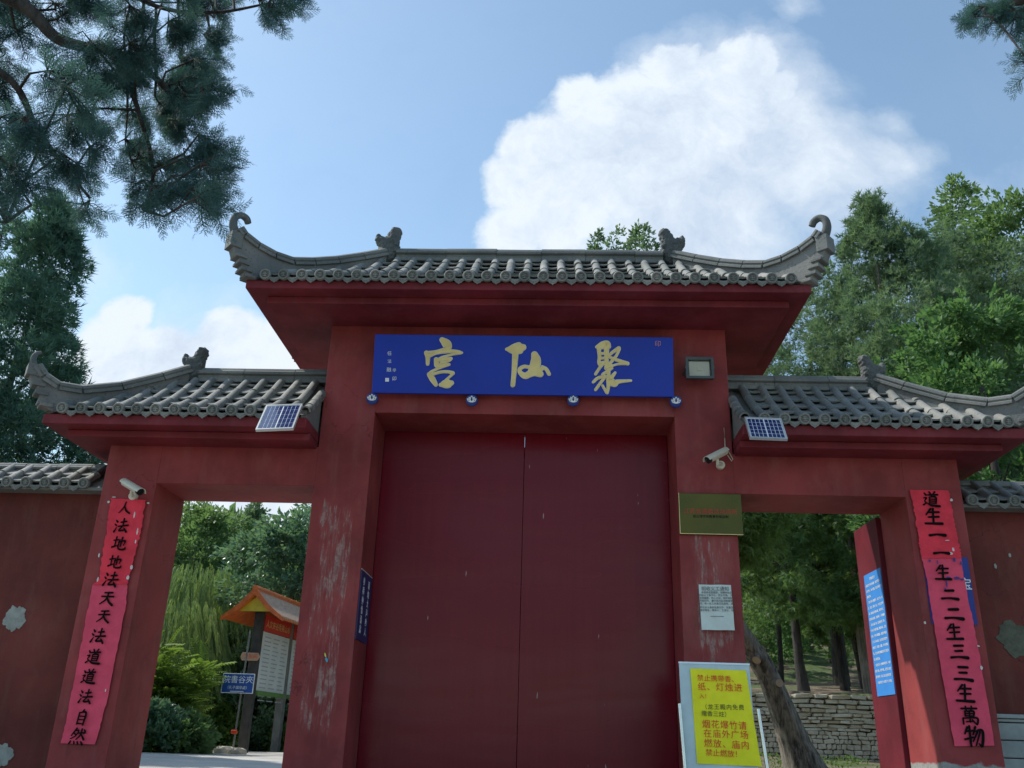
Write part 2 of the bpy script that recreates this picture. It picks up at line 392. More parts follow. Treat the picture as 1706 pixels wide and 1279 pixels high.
class MB:
    def __init__(s): s.v = []; s.f = []; s.m = []
    def add(s, vs, fs, mi=0):
        b = len(s.v); s.v += [tuple(map(float, p)) for p in vs]
        s.f += [tuple(i+b for i in f) for f in fs]; s.m += [mi]*len(fs); return s
    def box(s, x0, x1, y0, y1, z0, z1, mi=0):
        vs = [(x, y, z) for x in (x0, x1) for y in (y0, y1) for z in (z0, z1)]
        return s.add(vs, [(0, 1, 3, 2), (4, 6, 7, 5), (0, 4, 5, 1), (2, 3, 7, 6), (0, 2, 6, 4), (1, 5, 7, 3)], mi)
    def obox(s, c, u, v, w, mi=0):
        """box centred c with half-axis vectors"""
        c, u, v, w = map(np.array, (c, u, v, w))
        vs = [c+a*u+b*v+d*w for a in (-1, 1) for b in (-1, 1) for d in (-1, 1)]
        return s.add(vs, [(0, 1, 3, 2), (4, 6, 7, 5), (0, 4, 5, 1), (2, 3, 7, 6), (0, 2, 6, 4), (1, 5, 7, 3)], mi)
    def prism(s, pts, off, mi=0):
        """3D polygon pts extruded by vector off"""
        n = len(pts); a = [np.array(p, float) for p in pts]; o = np.array(off, float)
        vs = a+[p+o for p in a]
        return s.add(vs, [tuple(range(n)), tuple(range(2*n-1, n-1, -1))]+[(i, i+n, (i+1) % n+n, (i+1) % n) for i in range(n)], mi)
    def tube(s, pts, rad, n=8, mi=0, cap=True):
        pts = [np.array(p, float) for p in pts]; k = len(pts)
        if isinstance(rad, (int, float)): rad = [rad]*k
        ref = np.array([0, 0, 1.]); vs = []
        for i, p in enumerate(pts):
            t = pts[min(i+1, k-1)]-pts[max(i-1, 0)]; t = t/(np.linalg.norm(t)+1e-9)
            a = np.cross(t, ref)
            if np.linalg.norm(a) < .15: a = np.cross(t, [1., 0, 0])
            a /= np.linalg.norm(a); b = np.cross(t, a); b = b/np.linalg.norm(b)
            for j in range(n):
                th = 2*math.pi*j/n; vs.append(p+rad[i]*(math.cos(th)*a+math.sin(th)*b))
        fs = [(i*n+j, i*n+(j+1) % n, (i+1)*n+(j+1) % n, (i+1)*n+j) for i in range(k-1) for j in range(n)]
        if cap: fs += [tuple(range(n-1, -1, -1)), tuple(range((k-1)*n, k*n))]
        return s.add(vs, fs, mi)
    def sweep(s, prof, path, ups, side, mi=0):
        """profile (a,b): a along side vec, b along ups[i]; swept along path"""
        n = len(prof); vs = []
        for p, u in zip(path, ups):
            for a, b in prof: vs.append(np.array(p)+a*np.array(side)+b*np.array(u))
        k = len(path)
        fs = [(i*n+j, i*n+(j+1) % n, (i+1)*n+(j+1) % n, (i+1)*n+j) for i in range(k-1) for j in range(n)]
        fs += [tuple(range(n-1, -1, -1)), tuple(range((k-1)*n, k*n))]
        return s.add(vs, fs, mi)
    def mesh(s, name, mats, smooth=False, angle=40, fixn=True):
        me = bpy.data.meshes.new(name); me.from_pydata(s.v, [], s.f); me.validate()
        if not isinstance(mats, (list, tuple)): mats = [mats]
        for m in mats: me.materials.append(m)
        if len(mats) > 1:
            for p, i in zip(me.polygons, s.m): p.material_index = i
        if fixn:
            bm = bmesh.new(); bm.from_mesh(me); bmesh.ops.recalc_face_normals(bm, faces=bm.faces); bm.to_mesh(me); bm.free()
        if smooth:
            me.shade_smooth() if hasattr(me, 'shade_smooth') else None
            me.set_sharp_from_angle(angle=R(angle))
        me.update(); return me
    def build(s, name, mats, parent=None, smooth=False, angle=40, bevel=0., fixn=True):
        o = reg(bpy.data.objects.new(name, s.mesh(name, mats, smooth, angle, fixn)), parent)
        if bevel:
            b = o.modifiers.new('bevel', 'BEVEL'); b.width = bevel; b.segments = 2; b.limit_method = 'ANGLE'
        return o

def bigmesh(name, verts, faces, mats, midx=None):
    verts = np.asarray(verts, np.float32); faces = np.asarray(faces, np.int32)
    me = bpy.data.meshes.new(name); k = faces.shape[1]; n = len(faces)
    me.vertices.add(len(verts)); me.vertices.foreach_set('co', verts.ravel())
    me.loops.add(n*k); me.loops.foreach_set('vertex_index', faces.ravel())
    me.polygons.add(n); me.polygons.foreach_set('loop_start', np.arange(0, n*k, k, dtype=np.int32))
    if not isinstance(mats, (list, tuple)): mats = [mats]
    for m in mats: me.materials.append(m)
    if midx is not None: me.polygons.foreach_set('material_index', np.asarray(midx, np.int32))
    me.update(calc_edges=True); return me

def smoothstep(a, b, x):
    t = np.clip((x-a)/(b-a), 0, 1); return t*t*(3-2*t)

# ------------------------------------------------------------------ ground
def h(x, y):
    x = np.asarray(x, float); y = np.asarray(y, float)
    front = smoothstep(4.2, 6.2, y)*1.17-.03
    hl = np.where(y < 8, front, 1.18+.04*smoothstep(8, 17, y)+np.clip(y-21, 0, 30)*.16)
    t1 = 1.18+np.clip(y-8, 0, 7.2)*.040
    hr = np.where(y < 8, front, t1+.98*smoothstep(15.25, 15.4, y)+np.clip(y-15.3, 0, 5)*.09+np.clip(y-20, 0, 30)*.25)
    b = smoothstep(-.6, 1.2, x-(y-8)*.0)
    side = .02*np.sin(x*1.3+y*.7)*smoothstep(9, 12, y)
    return hl*(1-b)+hr*b+side
gx = np.unique(np.concatenate([np.linspace(-12, 12, 97), np.array([-400, -200, -120, -80, -60, -45, -35, -28, -22, -18, -15, 15, 18, 22, 28, 35, 45, 60, 80, 120, 200, 400])]))
gy = np.unique(np.concatenate([np.linspace(3.5, 22, 149), np.array([-300, -150, -80, -40, -20, -10, -4, 0, 2, 23, 24.5, 26, 28, 31, 34, 38, 42, 46, 51, 58, 70, 90, 130, 200, 300, 400])]))
GX, GY = np.meshgrid(gx, gy); GZ = h(GX, GY)
nx, ny_ = len(gx), len(gy)
idx = np.arange(nx*ny_).reshape(ny_, nx)
fq = np.stack([idx[:-1, :-1].ravel(), idx[:-1, 1:].ravel(), idx[1:, 1:].ravel(), idx[1:, :-1].ravel()], 1)
g = reg(bpy.data.objects.new('ground', bigmesh('ground', np.stack([GX.ravel(), GY.ravel(), GZ.ravel()], 1), fq, M['ground'])))
tag(g, kind='structure')
mb = MB(); mb.box(-14, 14, -16, 3.6, -.3, 0); tag(mb.build('plaza', M['paving']), kind='structure')
mb = MB()
for i in range(8): mb.box(-5.2, 4.8, 3.6+i*.3, 8.6, .15*i-.1, .15*(i+1))
tag(mb.build('steps', M['paving'], fixn=False), kind='structure')
# path behind the left opening
px_ = np.linspace(-9.5, -.6, 30); py_ = np.linspace(8.6, 18.2, 30)
PX, PY = np.meshgrid(px_, py_); edge = (np.sin(PX*1.7)*.25+np.sin(PX*4.1)*.1)
PY = PY+edge*smoothstep(14, 18.2, PY); PZ = h(PX, PY)+.03
idx = np.arange(900).reshape(30, 30)
fq = np.stack([idx[:-1, :-1].ravel(), idx[:-1, 1:].ravel(), idx[1:, 1:].ravel(), idx[1:, :-1].ravel()], 1)
tag(reg(bpy.data.objects.new('path', bigmesh('path', np.stack([PX.ravel(), PY.ravel(), PZ.ravel()], 1), fq, M['concrete']))), kind='structure')

# ------------------------------------------------------------------ the gate
XC = -.25
gate = thing('temple_gate', 'dark red temple gateway with three openings and grey tiled upturned roofs', 'gate', (XC, 7.5, 1.2))
YF, YB = 7.2, 7.82
for x0, x1, zt in ((-1.99, -1.53, 5.03), (1.03, 1.50, 5.03), (-3.79, -3.33, 3.86), (2.87, 3.32, 3.86)):
    mb = MB(); mb.box(x0, x1, YF, YB, 1.2, zt); mb.build('pillar', M['red'], gate, bevel=.006)
mb = MB(); mb.box(-1.532, 1.032, YF+.0015, YB-.0015, 4.18, 5.03); mb.build('lintel', M['red'], gate, bevel=.004)
mb = MB(); mb.box(-3.332, -1.988, YF+.0015, YB-.0015, 3.52, 3.86); mb.build('lintel', M['red'], gate, bevel=.004)
mb = MB(); mb.box(1.498, 2.872, YF+.0015, YB-.0015, 3.52, 3.86); mb.build('lintel', M['red'], gate, bevel=.004)
# doors
def leaf(x0, x1):
    mb = MB(); mb.box(x0, x1, 7.70, 7.75, 1.22, 4.18)
    return mb.build('door_leaf', M['door'], gate, bevel=.006)
leaf(-1.528, -.2520); leaf(-.2490, 1.028)
mb = MB(); mb.box(-.29, -.21, 7.752, 7.77, 1.22, 4.06); mb.build('added_gap_strip', M['door'], gate)  # unseen strip added behind the leaves to block daylight through most of the gap
# open side door leaf
P1 = at(1462, 858, 7.84); P2n = atx(1430, 872, P1[0])
mb = MB(); sx = 2.83
mb.box(sx, sx+.05, 7.83, 8.42, 1.24, 3.50)
mb.build('side_door', red_paint('side_door_red', (.13, .013, .022), rough=.5), gate, bevel=.006)

class Slope:
    def __init__(s, Ye, Yr, z0, H, a=.72): s.Ye, s.Yr, s.z0, s.H, s.a = Ye, Yr, z0, H, a
    def z(s, y):
        u = (y-s.Ye)/(s.Yr-s.Ye); return s.z0+s.H*(s.a*u+(1-s.a)*u*u)

# shared tile meshes
def cover_mesh():
    mb = MB(); n = 9; rings = [(0, .041), (.045, .041), (.06, .0375), (1.04, .0355)]
    vs = []
    for y, r in rings:
        for j in range(n+1):
            a = math.pi*(-.08+1.16*j/n); vs.append((math.cos(a)*r, y, math.sin(a)*r))
    for j in range(n+1):
        a = math.pi*(-.08+1.16*j/n); vs.append((math.cos(a)*.029, 0, math.sin(a)*.029))
    for j in range(n+1):
        a = math.pi*(-.08+1.16*j/n); vs.append((math.cos(a)*.029, .2, math.sin(a)*.029))
    w = n+1; fs = []
    for i in range(3): fs += [(i*w+j, i*w+j+1, (i+1)*w+j+1, (i+1)*w+j) for j in range(n)]
    fs += [(4*w+j, 4*w+j+1, j+1, j) for j in range(n)]
    fs += [(5*w+j, 5*w+j+1, 4*w+j+1, 4*w+j) for j in range(n)]
    mb.add(vs, fs); return mb.mesh('cover_tile', M['tile'], True, 35, False)
def pan_mesh(w=.062):
    mb = MB(); n = 6; vs = []
    for y, dz in ((0, .026), (1.22, -.012)):
        for t in (0, -.014):
            for j in range(n+1):
                x = -w+2*w*j/n; vs.append((x, y, dz+t-.013*(1-(x/w)**2)))
    k = n+1; fs = []
    fs += [(j, j+1, 2*k+j+1, 2*k+j) for j in range(n)]
    fs += [(k+j, 3*k+j, 3*k+j+1, k+j+1) for j in range(n)]
    fs += [(j, k+j, k+j+1, j+1) for j in range(n)]
    mb.add(vs, fs); return mb.mesh('pan_tile', M['tile'], True, 35)
def end_mesh():
    mb = MB(); n = 20
    prof = [(0.0005, .006), (.030, .006), (.034, -.008), (.043, -.008), (.048, .0), (.048, .03), (.038, .045)]
    vs = [(math.cos(2*math.pi*j/n)*r, y, math.sin(2*math.pi*j/n)*r) for r, y in prof for j in range(n)]
    fs = [(i*n+j, i*n+(j+1) % n, (i+1)*n+(j+1) % n, (i+1)*n+j) for i in range(len(prof)-1) for j in range(n)]
    mb.add(vs, fs)
    for zz, ww in ((.014, .014), (0, .019), (-.014, .014)): mb.box(-ww, ww, -.005, .008, zz-.004, zz+.004)
    mb.box(-.004, .004, -.004, .008, -.02, .02)
    return mb.mesh('end_tile', M['tile'], True, 35)
def drip_mesh():
    mb = MB()
    top = [(-.066, .010), (-.04, -.004), (0, -.010), (.04, -.004), (.066, .010)]
    bot = [(.066, -.012), (.052, -.022), (.038, -.026), (.026, -.040), (.010, -.048), (0, -.058), (-.010, -.048), (-.026, -.040), (-.038, -.026), (-.052, -.022), (-.066, -.012)]
    pts = [(x, 0, z) for x, z in top+bot]
    mb.prism(pts, (0, .014, 0))
    inner = [(x*.72, -.003, -.014+(z+.014)*.62) for x, z in top+bot]
    mb.prism(inner, (0, .006, 0))
    return mb.mesh('drip_tile', M['tile'])
ME_cover, ME_pan, ME_end, ME_drip = cover_mesh(), pan_mesh(), end_mesh(), drip_mesh()
rng = random.Random(7)

def tile_matrix(x, y0, y1, sl, dz=0, jit=.012, sc=1.):
    z0, z1 = sl.z(y0), sl.z(y1); L = math.hypot(y1-y0, z1-z0); a = math.atan2(z1-z0, y1-y0)
    return (Matrix.Translation((x+rng.uniform(-.003, .003), y0, z0+dz+rng.uniform(-.002, .002))) @ Matrix.Rotation(a+rng.uniform(-jit, jit), 4, 'X')
            @ Matrix.Rotation(rng.uniform(-jit, jit), 4, 'Z') @ Matrix.Diagonal((sc, L, sc, 1)))

def tiles(parent, sl, xs, ylim, seg, pseg, name_pref=''):
    sp = xs[1]-xs[0]
    for i, x in enumerate(xs):
        ym = ylim(x); y = sl.Ye
        while y < ym-.03:
            y2 = min(y+seg*rng.uniform(.96, 1.04), ym)
            if ym-y2 < .06: y2 = ym
            inst('cover_tile', ME_cover, parent, tile_matrix(x, y, y2, sl, .020, .024)); y = y2
        inst('end_tile', ME_end, parent, Matrix.Translation((x, sl.Ye-.010, sl.z0+.018)) @ Matrix.Rotation(rng.uniform(-.08, .08), 4, 'Y') @ Matrix.Rotation(R(10)+rng.uniform(-.04, .04), 4, 'X'))
        if i < len(xs)-1:
            xm = x+sp/2; ym = ylim(xm); y = sl.Ye+.012
            while y < ym-.02:
                y2 = min(y+pseg, ym)
                if y2-y > .03: inst('pan_tile', ME_pan, parent, tile_matrix(xm, y, y2, sl, .017, .02))
                y = y2
            inst('drip_tile', ME_drip, parent, Matrix.Translation((xm, sl.Ye-.002, sl.z0+.004)) @ Matrix.Rotation(rng.uniform(-.05, .05), 4, 'Y') @ Matrix.Rotation(R(4)+rng.uniform(-.05, .05), 4, 'X'))

def roof_body(parent, x0, x1, y0, y1, hipx, sl, lopen, ropen, res=.04):
    """bed of the roof: front plain (hidden under tiles), back and hips corrugated like tile rows"""
    xs = np.arange(x0, x1+1e-6, (x1-x0)/int((x1-x0)/res)); ys = np.arange(y0, y1+1e-6, (y1-y0)/int((y1-y0)/res))
    X, Y = np.meshgrid(xs, ys); D = (y1-y0)/2
    uf = (Y-y0)/D; ub = (y1-Y)/D
    ul = (X-x0)/hipx if not lopen else np.full_like(X, 9.); ur = (x1-X)/hipx if not ropen else np.full_like(X, 9.)
    u = np.clip(np.minimum(np.minimum(uf, ub), np.minimum(ul, ur)), 0, 1)
    Z = sl.z0+sl.H*(sl.a*u+(1-sl.a)*u*u)-.004
    side = np.minimum(ul, ur)
    isb = (ub < uf) & (ub <= side); iss = (side < uf) & (side < ub)
    Z = Z+np.where(isb, .045*np.maximum(0, np.sin(X/.155*2*np.pi)), 0)+np.where(iss, .045*np.maximum(0, np.sin(Y/.155*2*np.pi)), 0)
    n1, n2 = len(xs), len(ys); idx = np.arange(n1*n2).reshape(n2, n1)
    fq = np.stack([idx[:-1, :-1].ravel(), idx[:-1, 1:].ravel(), idx[1:, 1:].ravel(), idx[1:, :-1].ravel()], 1)
    o = reg(bpy.data.objects.new('roof_bed', bigmesh('roof_bed', np.stack([X.ravel(), Y.ravel(), Z.ravel()], 1), fq, M['tile'])), parent)
    o['kind'] = 'stuff'; return o

def catmull(pts, n=8):
    P = [np.array(p, float) for p in pts]
    if len(P) == 2: return [P[0]*(1-t)+P[1]*t for t in np.linspace(0, 1, 5)]
    P = [2*P[0]-P[1]]+P+[2*P[-1]-P[-2]]; out = []
    for i in range(1, len(P)-2):
        for t in np.linspace(0, 1, n, endpoint=False):
            a, b, c, d = P[i-1], P[i], P[i+1], P[i+2]
            out.append(.5*((2*b)+(-a+c)*t+(2*a-5*b+4*c-d)*t*t+(-a+3*b-3*c+d)*t**3))
    out.append(P[-2]); return out

RIDGE_PROF = [(-.075, 0), (-.075, .035), (-.055, .045), (-.055, .07), (-.085, .08), (-.085, .105), (-.06, .118), (-.045, .145), (-.015, .16), (.015, .16), (.045, .145), (.06, .118), (.085, .105), (.085, .08), (.055, .07), (.055, .045), (.075, .035), (.075, 0)]
def ridge(parent, xa, xb, y, z, seg=.46, sc=1.):
    x = xa
    while x < xb-.02:
        x2 = min(x+seg*rng.uniform(.9, 1.08), xb)
        if xb-x2 < .12: x2 = xb
        mb = MB(); dz = rng.uniform(-.004, .004)
        mb.sweep([(a*sc, b*sc) for a, b in RIDGE_PROF], [(x+.0012, y, z+dz), (x2-.0012, y, z+dz+rng.uniform(-.003, .003))], [(0, 0, 1)]*2, (0, 1, 0))
        mb.build('ridge_tile', M['ridge'], parent, bevel=.004); x = x2
    mb = MB(); mb.box(xa+.01, xb-.01, y-.035*sc, y+.035*sc, z+.005, z+.145*sc); mb.build('ridge_core', M['ridge'], parent)

def hip(parent, A, B, top, low, tilez, curl=None, th=.05, cap=True):
    """A ridge end, B eave corner (xy); top/low outline points (s,z) from the ridge to the corner"""
    A = np.array(A, float); B = np.array(B, float); u = (B-A)/np.linalg.norm(B-A); n = np.array([-u[1], u[0]])
    P = lambda s, z, t=0: np.array([A[0]+u[0]*s+n[0]*t, A[1]+u[1]*s+n[1]*t, z])
    base = [(s, tilez(s)) for s, _ in reversed(top[:-1]) if s < 1.2*np.linalg.norm(B-A)]
    base = [(s, z) for s, z in base if s < low[-1][0]-.02]
    poly = top+low+base
    mb = MB(); mb.prism([P(s, z, -th) for s, z in poly], np.append(n*2*th, 0))
    fin = mb.build('hip_fin', M['fin'], parent, bevel=.006)
    if cap:   # moulded capping, in pieces
        k = 0; pts = top
        for i in range(len(pts)-1):
            p0, p1 = np.array(pts[i]), np.array(pts[i+1])
            d = (p1-p0)/np.linalg.norm(p1-p0); nn = np.array([-d[1], d[0]])
            up = np.array([u[0]*nn[0], u[0+1]*nn[0], nn[1]])
            e = .003
            a, b = P(*(p0+d*e)), P(*(p1-d*e))
            prof = [(-.075, -.045), (-.075, -.02), (-.06, -.012), (-.072, 0), (-.068, .022), (-.035, .042), (.035, .042), (.068, .022), (.072, 0), (.06, -.012), (.075, -.02), (.075, -.045)]
            mb = MB(); mb.sweep(prof, [a, b], [up, up], np.append(n, 0)); mb.build('hip_tile', M['ridge'], parent, bevel=.003)
    if curl:
        mb = MB(); cc_ = catmull(curl, 5); pts = [P(q[0], q[1]) for q in cc_]; rr = [q[2]*.72 for q in cc_]
        nn_ = np.append(n, 0); k_ = len(pts); vs = []; m_ = 12
        for i in range(k_):
            tt = pts[min(i+1, k_-1)]-pts[max(i-1, 0)]; tt = tt/np.linalg.norm(tt); up_ = np.cross(nn_, tt)
            for j in range(m_): vs.append(pts[i]+rr[i]*(math.cos(2*math.pi*j/m_)*nn_*.95+math.sin(2*math.pi*j/m_)*up_))
        mb.add(vs, [(i*m_+j, i*m_+(j+1) % m_, (i+1)*m_+(j+1) % m_, (i+1)*m_+j) for i in range(k_-1) for j in range(m_)]+[tuple(range(m_)), tuple(range((k_-1)*m_, k_*m_))])
        o = mb.build('hip_curl', M['carve'], parent, smooth=True, angle=60)
    # corbel bricks under the tip
    for (s0, z0), (s1, z1) in zip(low[:-1:2], low[1::2]):
        mb = MB(); c = P((s0+s1)/2-.03, (z0+z1)/2+.01)
        mb.obox(c, np.append(u*.05, 0), np.append(n*(th+.018), 0), (0, 0, max(.014, abs(z1-z0)*.5)))
        mb.build('corbel', M['ridge'], parent, bevel=.005)
    return fin

def ornament(parent, x, y, z, sgn, sc=1.):
    """carved beast at the end of a ridge; sgn=+1: snout to -x"""
    bm = bmesh.new()
    def ball(cx, cz, rx, rz, ry=.05, cy=0):
        m = Matrix.Translation((cx*sc*sgn, cy, cz*sc)) @ Matrix.Diagonal((rx*sc, ry*sc, rz*sc, 1))
        bmesh.ops.create_icosphere(bm, subdivisions=3, radius=1, matrix=m)
    ball(0, .07, .088, .095, .062); ball(-.02, .13, .075, .065, .06); ball(.02, .14, .06, .07, .06); ball(-.055, .15, .055, .045, .055); ball(-.085, .165, .03, .03, .05); ball(.03, .16, .05, .06, .055)
    ball(.045, .235, .047, .047, .052); ball(.03, .20, .055, .05, .056); ball(-.09, .19, .022, .03, .04); ball(-.01, .01, .07, .05, .06); ball(.02, .20, .035, .04, .05)
    for i in range(9):
        a = i*.85; r = .012+.006*i
        ball(.0+math.cos(a)*r*1.2, .07+math.sin(a)*r*1.2, .016, .016, .02, -.055)
    for i in range(6):
        a = i*1.05; ball(.045+math.cos(a)*.022, .235+math.sin(a)*.022, .011, .011, .018, -.045)
    me = bpy.data.meshes.new('roof_ornament'); bm.to_mesh(me); bm.free(); me.materials.append(M['carve'])
    o = reg(bpy.data.objects.new('roof_ornament', me), parent, Matrix.Translation((x, y, z)))
    r = o.modifiers.new('remesh', 'REMESH'); r.mode = 'VOXEL'; r.voxel_size = .009; r.use_smooth_shade = True
    tx = bpy.data.textures.new('carving', 'CLOUDS'); tx.noise_scale = .022; tx.noise_depth = 2
    d = o.modifiers.new('carve', 'DISPLACE'); d.texture = tx; d.strength = .030; d.mid_level = .5
    return o

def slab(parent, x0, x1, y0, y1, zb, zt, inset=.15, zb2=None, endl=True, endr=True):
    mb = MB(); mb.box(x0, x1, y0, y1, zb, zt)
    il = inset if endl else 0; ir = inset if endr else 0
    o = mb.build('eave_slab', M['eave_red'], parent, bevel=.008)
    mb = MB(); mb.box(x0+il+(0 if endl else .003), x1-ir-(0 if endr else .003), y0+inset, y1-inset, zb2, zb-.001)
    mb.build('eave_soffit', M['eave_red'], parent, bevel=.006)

# main roof
mr_ = reg(bpy.data.objects.new('main_roof', None), gate)
X0, X1 = -2.60, 2.10
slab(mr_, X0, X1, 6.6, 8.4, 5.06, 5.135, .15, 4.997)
slm = Slope(6.565, 7.47, 5.15, .66)
roof_body(mr_, X0+.02, X1-.02, 6.58, 8.42, 1.0, slm, False, False)
xs = np.linspace(X0+.17, X1-.17, 29)
def ylim_main(x):
    d = min(x-X0, X1-x)/1.0
    return min(7.45, 6.6+.9*d+.0)
tiles(mr_, slm, list(xs), ylim_main, .245, .150)
ridge(mr_, -1.52, 1.02, 7.5, 5.80)
TOPM = [(0.05, 5.90), (0.3, 5.755), (0.55, 5.62), (0.78, 5.515), (0.97, 5.445), (1.14, 5.440), (1.30, 5.468), (1.43, 5.52), (1.48, 5.57)]
LOWM = [(1.545, 5.50), (1.515, 5.36), (1.49, 5.30), (1.445, 5.295), (1.46, 5.25), (1.415, 5.24), (1.43, 5.195), (1.385, 5.185), (1.39, 5.145), (1.33, 5.14)]
CURLM = [(1.46, 5.44, .06), (1.50, 5.52, .056), (1.532, 5.60, .050), (1.525, 5.672, .044), (1.478, 5.712, .042), (1.428, 5.700, .044), (1.405, 5.662, .040)]
def tz_main(s):
    u = 1-min(1, s/1.345); return slm.z0+slm.H*(slm.a*u+(1-slm.a)*u*u)-.03
for a, b in (((-1.6, 7.5), (-2.6, 6.6)), ((1.1, 7.5), (2.1, 6.6)), ((-1.6, 7.5), (-2.6, 8.4)), ((1.1, 7.5), (2.1, 8.4))):
    hip(mr_, a, b, TOPM, LOWM, tz_main, CURLM)
ornament(mr_, -1.60, 7.49, 5.85, 1, 1.22); ornament(mr_, 1.10, 7.49, 5.85, -1, 1.22)

# wing roofs
def wing(x0, x1, left):
    w = reg(bpy.data.objects.new('wing_roof', None), gate)
    y0, y1 = 6.8, 8.2
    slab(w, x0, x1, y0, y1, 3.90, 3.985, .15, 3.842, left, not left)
    sl = Slope(6.765, 7.45, 4.005, .53, .74)
    roof_body(w, x0+(.02 if left else 0), x1-(0 if left else .02), 6.78, 8.22, .9, sl, not left, left)
    if left: xs = [x0+.17+i*.157 for i in range(13)]
    else: xs = [x1-.17-i*.157 for i in range(13)][::-1]
    def yl(x):
        d = (x-x0 if left else x1-x)/.9
        return min(7.43, 6.8+.7*d)
    tiles(w, sl, xs, yl, .235, .145)
    ridge(w, x0+.96 if left else x0-.0, x1 if left else x1-.96, 7.5, 4.535, sc=.97)
    top = [(0.05, 4.67), (0.28, 4.53), (0.6, 4.355), (0.9, 4.245), (1.08, 4.235), (1.2, 4.29), (1.27, 4.37)]
    low = [(1.33, 4.36), (1.305, 4.26), (1.28, 4.20), (1.235, 4.19), (1.25, 4.13), (1.20, 4.12), (1.21, 4.05), (1.13, 4.02)]
    curl = [(1.27, 4.33, .045), (1.305, 4.41, .036), (1.30, 4.47, .028), (1.26, 4.50, .020)] if left else \
           [(1.27, 4.33, .045), (1.31, 4.41, .042), (1.305, 4.48, .038), (1.26, 4.52, .033), (1.215, 4.51, .028), (1.20, 4.48, .022)]
    def tz(s):
        u = 1-min(1, s/1.14); return sl.z0+sl.H*(sl.a*u+(1-sl.a)*u*u)-.03
    if left:
        hip(w, (x0+.9, 7.5), (x0, 6.8), top, low, tz, curl); hip(w, (x0+.9, 7.5), (x0, 8.2), top, low, tz, curl)
        ornament(w, x0+.90, 7.49, 4.58, 1, 1.12)
    else:
        hip(w, (x1-.9, 7.5), (x1, 6.8), top, low, tz, curl); hip(w, (x1-.9, 7.5), (x1, 8.2), top, low, tz, curl)
        ornament(w, x1-.90, 7.49, 4.58, -1, 1.12)
    xa_, xb_ = (x1-.05, x1-.008) if left else (x0+.008, x0+.05)
    prof_ = [(y, sl.z(y)+.02) for y in np.linspace(6.80, 7.21, 6)]
    mb = MB(); mb.prism([(xa_, y, z) for y, z in prof_]+[(xa_, 7.21, 3.984), (xa_, 6.80, 3.984)], (xb_-xa_, 0, 0)); mb.build('verge_fill', M['fin'], w)
    # verge tiles closing the inner end
    xe = x1-.012 if left else x0+.012
    y = 6.77
    while y < 7.16:
        m = tile_matrix(xe, y, y+.12, sl, .02, .05, 1.1)
        inst('verge_tile', ME_cover, w, m); y += .105
    return w
wing(-4.20, -2.0, True); wing(1.51, 3.73, False)

# ------------------------------------------------------------------ boundary walls
def boundary(x0, x1, label, yf=7.42, patches=()):
    w = thing('boundary_wall', label, 'wall', ((x0+x1)/2, yf+.15, 1.2))
    mb = MB(); mb.box(x0, x1, yf, yf+.32, 1.1, 3.47); mb.build('wall_panel', M['wall_red'], w)
    sl = Slope(yf-.17, yf+.15, 3.50, .22, .9)
    mb = MB(); mb.prism([(x0, yf-.14, 3.465), (x0, yf+.46, 3.465), (x0, yf+.46, 3.49), (x0, yf+.16, 3.70), (x0, yf-.14, 3.49)], (x1-x0, 0, 0))
    mb.build('cap_bed', M['tile'], w)
    n = int((x1-x0)/.168); xs = [x0+.09+i*.168 for i in range(n)]
    tiles(w, sl, xs, lambda x: yf+.14, .17, .15)
    slb = Slope(yf-.17, yf+.15, 3.50, .22, .9)
    for x in xs[::1]:
        m = Matrix.Translation((0, 2*(yf+.16), 0)) @ Matrix.Diagonal((1, -1, 1, 1)) @ tile_matrix(x, yf-.15, yf+.12, slb, .016)
        inst('cover_tile', ME_cover, w, m)
    ridge(w, x0, x1, yf+.16, 3.66, .30, .72)
    return w
wl_ = boundary(-7.6, -3.795, 'dull red boundary wall left of the gate with grey tile coping')
wr_ = boundary(3.325, 7.2, 'dark red boundary wall right of the gate with grey plinth')
def patch(parent, cx, cz, rx, rz, yf, mat, seed):
    r = random.Random(seed); n = 54; ph = [r.uniform(0, 6.3) for _ in range(5)]
    pts = []
    for i in range(n):
        a = 2*math.pi*i/n; k = 1+.12*math.sin(2*a+ph[0])+.08*math.sin(5*a+ph[1])+.06*math.sin(9*a+ph[2])+.04*math.sin(17*a+ph[3])+r.uniform(-.02, .02); pts.append((cx+math.cos(a)*rx*k*(1.0 if abs(math.cos(a)) < .7 else .95), yf-.006, cz+math.sin(a)*rz*k))
    mb = MB(); mb.prism(pts, (0, .01, 0)); mb.build('cement_patch', mat, parent, bevel=.002)
p = at(25, 1030, 7.42); patch(wl_, p[0], p[2], .085, .11, 7.42, M['patch'], 3)
p = at(2, 1258, 7.42); patch(wl_, p[0], p[2], .09, .09, 7.42, M['patch'], 4)
p = at(1692, 1065, 7.42); patch(wr_, p[0], p[2], .15, .125, 7.42, M['patch_dark'], 5)
p = at(1682, 925, 7.42); patch(wr_, p[0], p[2], .012, .015, 7.42, M['patch'], 6)
p = at(1658, 943, 7.42); patch(wr_, p[0], p[2], .009, .022, 7.42, M['patch'], 7)
